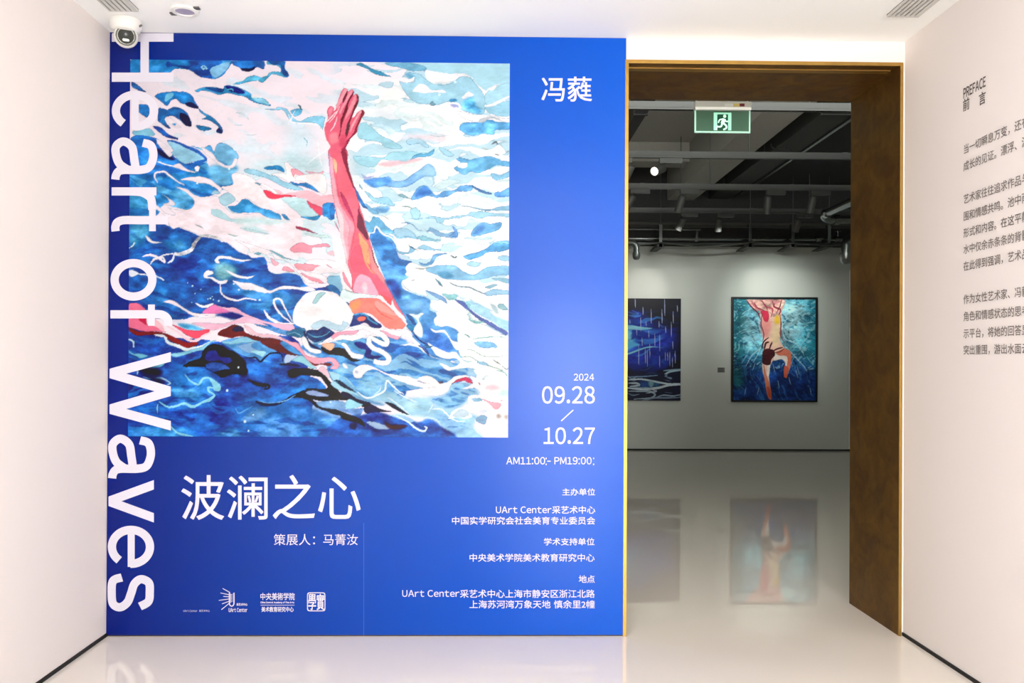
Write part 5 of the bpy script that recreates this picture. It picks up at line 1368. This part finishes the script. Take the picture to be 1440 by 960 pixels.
# ------------------------------------------------------------------ ceiling fittings
ptc = lambda x, y: Vector([float(v) for v in pix(x, y, 2, HC)])
for (xa, xb, yy, lb, n) in ((153.5, 194.5, 12.5, 'white slotted air vent in the ceiling above the poster corner', 5), (1247, 1292, 20.5, 'white slotted air vent in the ceiling near the right wall', 6)):
    A_, B_ = ptc(xa, yy), ptc(xb, yy); w_ = B_.x - A_.x; L_ = 1.2
    r = empty('air_vent', (A_.x, A_.y, HC), lb, 'air vent', 'ceiling air vents')
    MB().box(0, w_, -L_, 0, -.003, -.0003).build('slot_backing', M_ventdark, r)
    b = MB(); e = .008; b.box(0, e, -L_, 0, -.012, -.003); b.box(w_ - e, w_, -L_, 0, -.012, -.003); b.box(e, w_ - e, -e, 0, -.012, -.003); b.box(e, w_ - e, -L_, -L_ + e, -.012, -.003)
    b.build('frame', M_vent, r)
    pitch = (w_ - 2 * e) / n
    for k in range(n): MB().box(e + k * pitch + pitch * .28, e + (k + 1) * pitch - .001, -L_ + e, -e, -.012, -.003).build('slat', M_vent, r)
# recessed downlight
c = ptc(260, 14.5); r = empty('downlight', c, 'round recessed downlight with a grey lens in the ceiling', 'ceiling light')
MB().lathe([(.041, -.001), (.041, -.010), (.058, -.008), (.062, -.0005)], 40).build('trim_ring', mat('downlight_ring', (240, 238, 232), .5), r)
MB().lathe([(0, -.0045), (.041, -.0045), (.041, -.0015), (0, -.0015)], 40).build('lens', mat('downlight_lens', (166, 158, 182), .35), r)
for s_ in (-1, 1): MB().box(s_ * .063 - .012, s_ * .063 + .012, -.012 - s_ * .03, .012 - s_ * .03, -.006, -.0005).build('spring_clip', mat('downlight_clip', (92, 88, 84), .5), r)
# turret camera
c = ptc(181.5, 33); c.y = 3.755; r = empty('security_camera', (c.x, c.y, HC), 'white dome security camera on the ceiling above the poster corner', 'security camera')
M_cw = mat('camera_white', (226, 224, 220), .5, spec=.3); M_cd = mat('camera_dark_glass', (40, 42, 34), .5, spec=.2)
MB().lathe([(.068, -.0005), (.070, -.006), (.069, -.03), (.060, -.046), (.052, -.052), (0, -.052)], 40).build('base', M_cw, r)
cb = Vector((0, 0, -.071)); d_ = (Vector((-.05, 0, ZC + .32)) - (Vector((c.x, c.y, HC)) + cb)).normalized()
M = Matrix.Translation(cb) @ d_.to_track_quat('Z', 'Y').to_matrix().to_4x4()
R_ = .052; prof = [(R_ * math.sin(t), -R_ * math.cos(t)) for t in np.linspace(0, math.pi * .63, 22)]; rf, hf = prof[-1]
MB().lathe(prof + [(rf * .93, hf + .003), (rf * .88, hf - .001), (0, hf - .001)], 40, M).build('ball', M_cw, r)
ball = bpy.data.objects['ball']
MB().lathe([(rf * .88, hf - .001), (rf * .88, hf + .0025), (rf * .78, hf + .001), (rf * .76, hf - .004), (0, hf - .004)], 40, M).build('bezel', mat('camera_bezel', (96, 98, 88), .35), ball)
MB().lathe([(rf * .74, hf - .0035), (rf * .70, hf - .001), (0, hf)], 40, M).build('face_glass', M_cd, ball)
b = MB(); b.lathe([(.012, 0), (.012, .003), (.009, .0035), (.007, .001), (0, .0012)], 24, M @ Matrix.Translation((0, .007, hf))); b.build('lens', mat('camera_lens', (20, 22, 22), .35), ball)
b = MB(); pts_ = []
for k in range(24):
    t = 2 * math.pi * k / 24; pts_.append((.0085 * (1 if math.cos(t) > 0 else -1) + .0055 * math.cos(t), -.0175 + .0055 * math.sin(t)))
v0 = [M @ Vector((x, y, hf - .001)) for x, y in pts_]; v1 = [M @ Vector((x, y, hf + .002)) for x, y in pts_]
b.add(v0 + v1, [tuple(range(24, 48)), tuple(range(24))[::-1]] + [(i, (i + 1) % 24, 24 + (i + 1) % 24, 24 + i) for i in range(24)])
b.build('light_window', mat('camera_led', (214, 220, 210), .3), ball)
b = MB(); b.tube([(.066, -.012, -.03), (.078, -.018, -.028)], .005, 10); b.build('set_screw', mat('camera_screw', (110, 106, 100), .5), r)
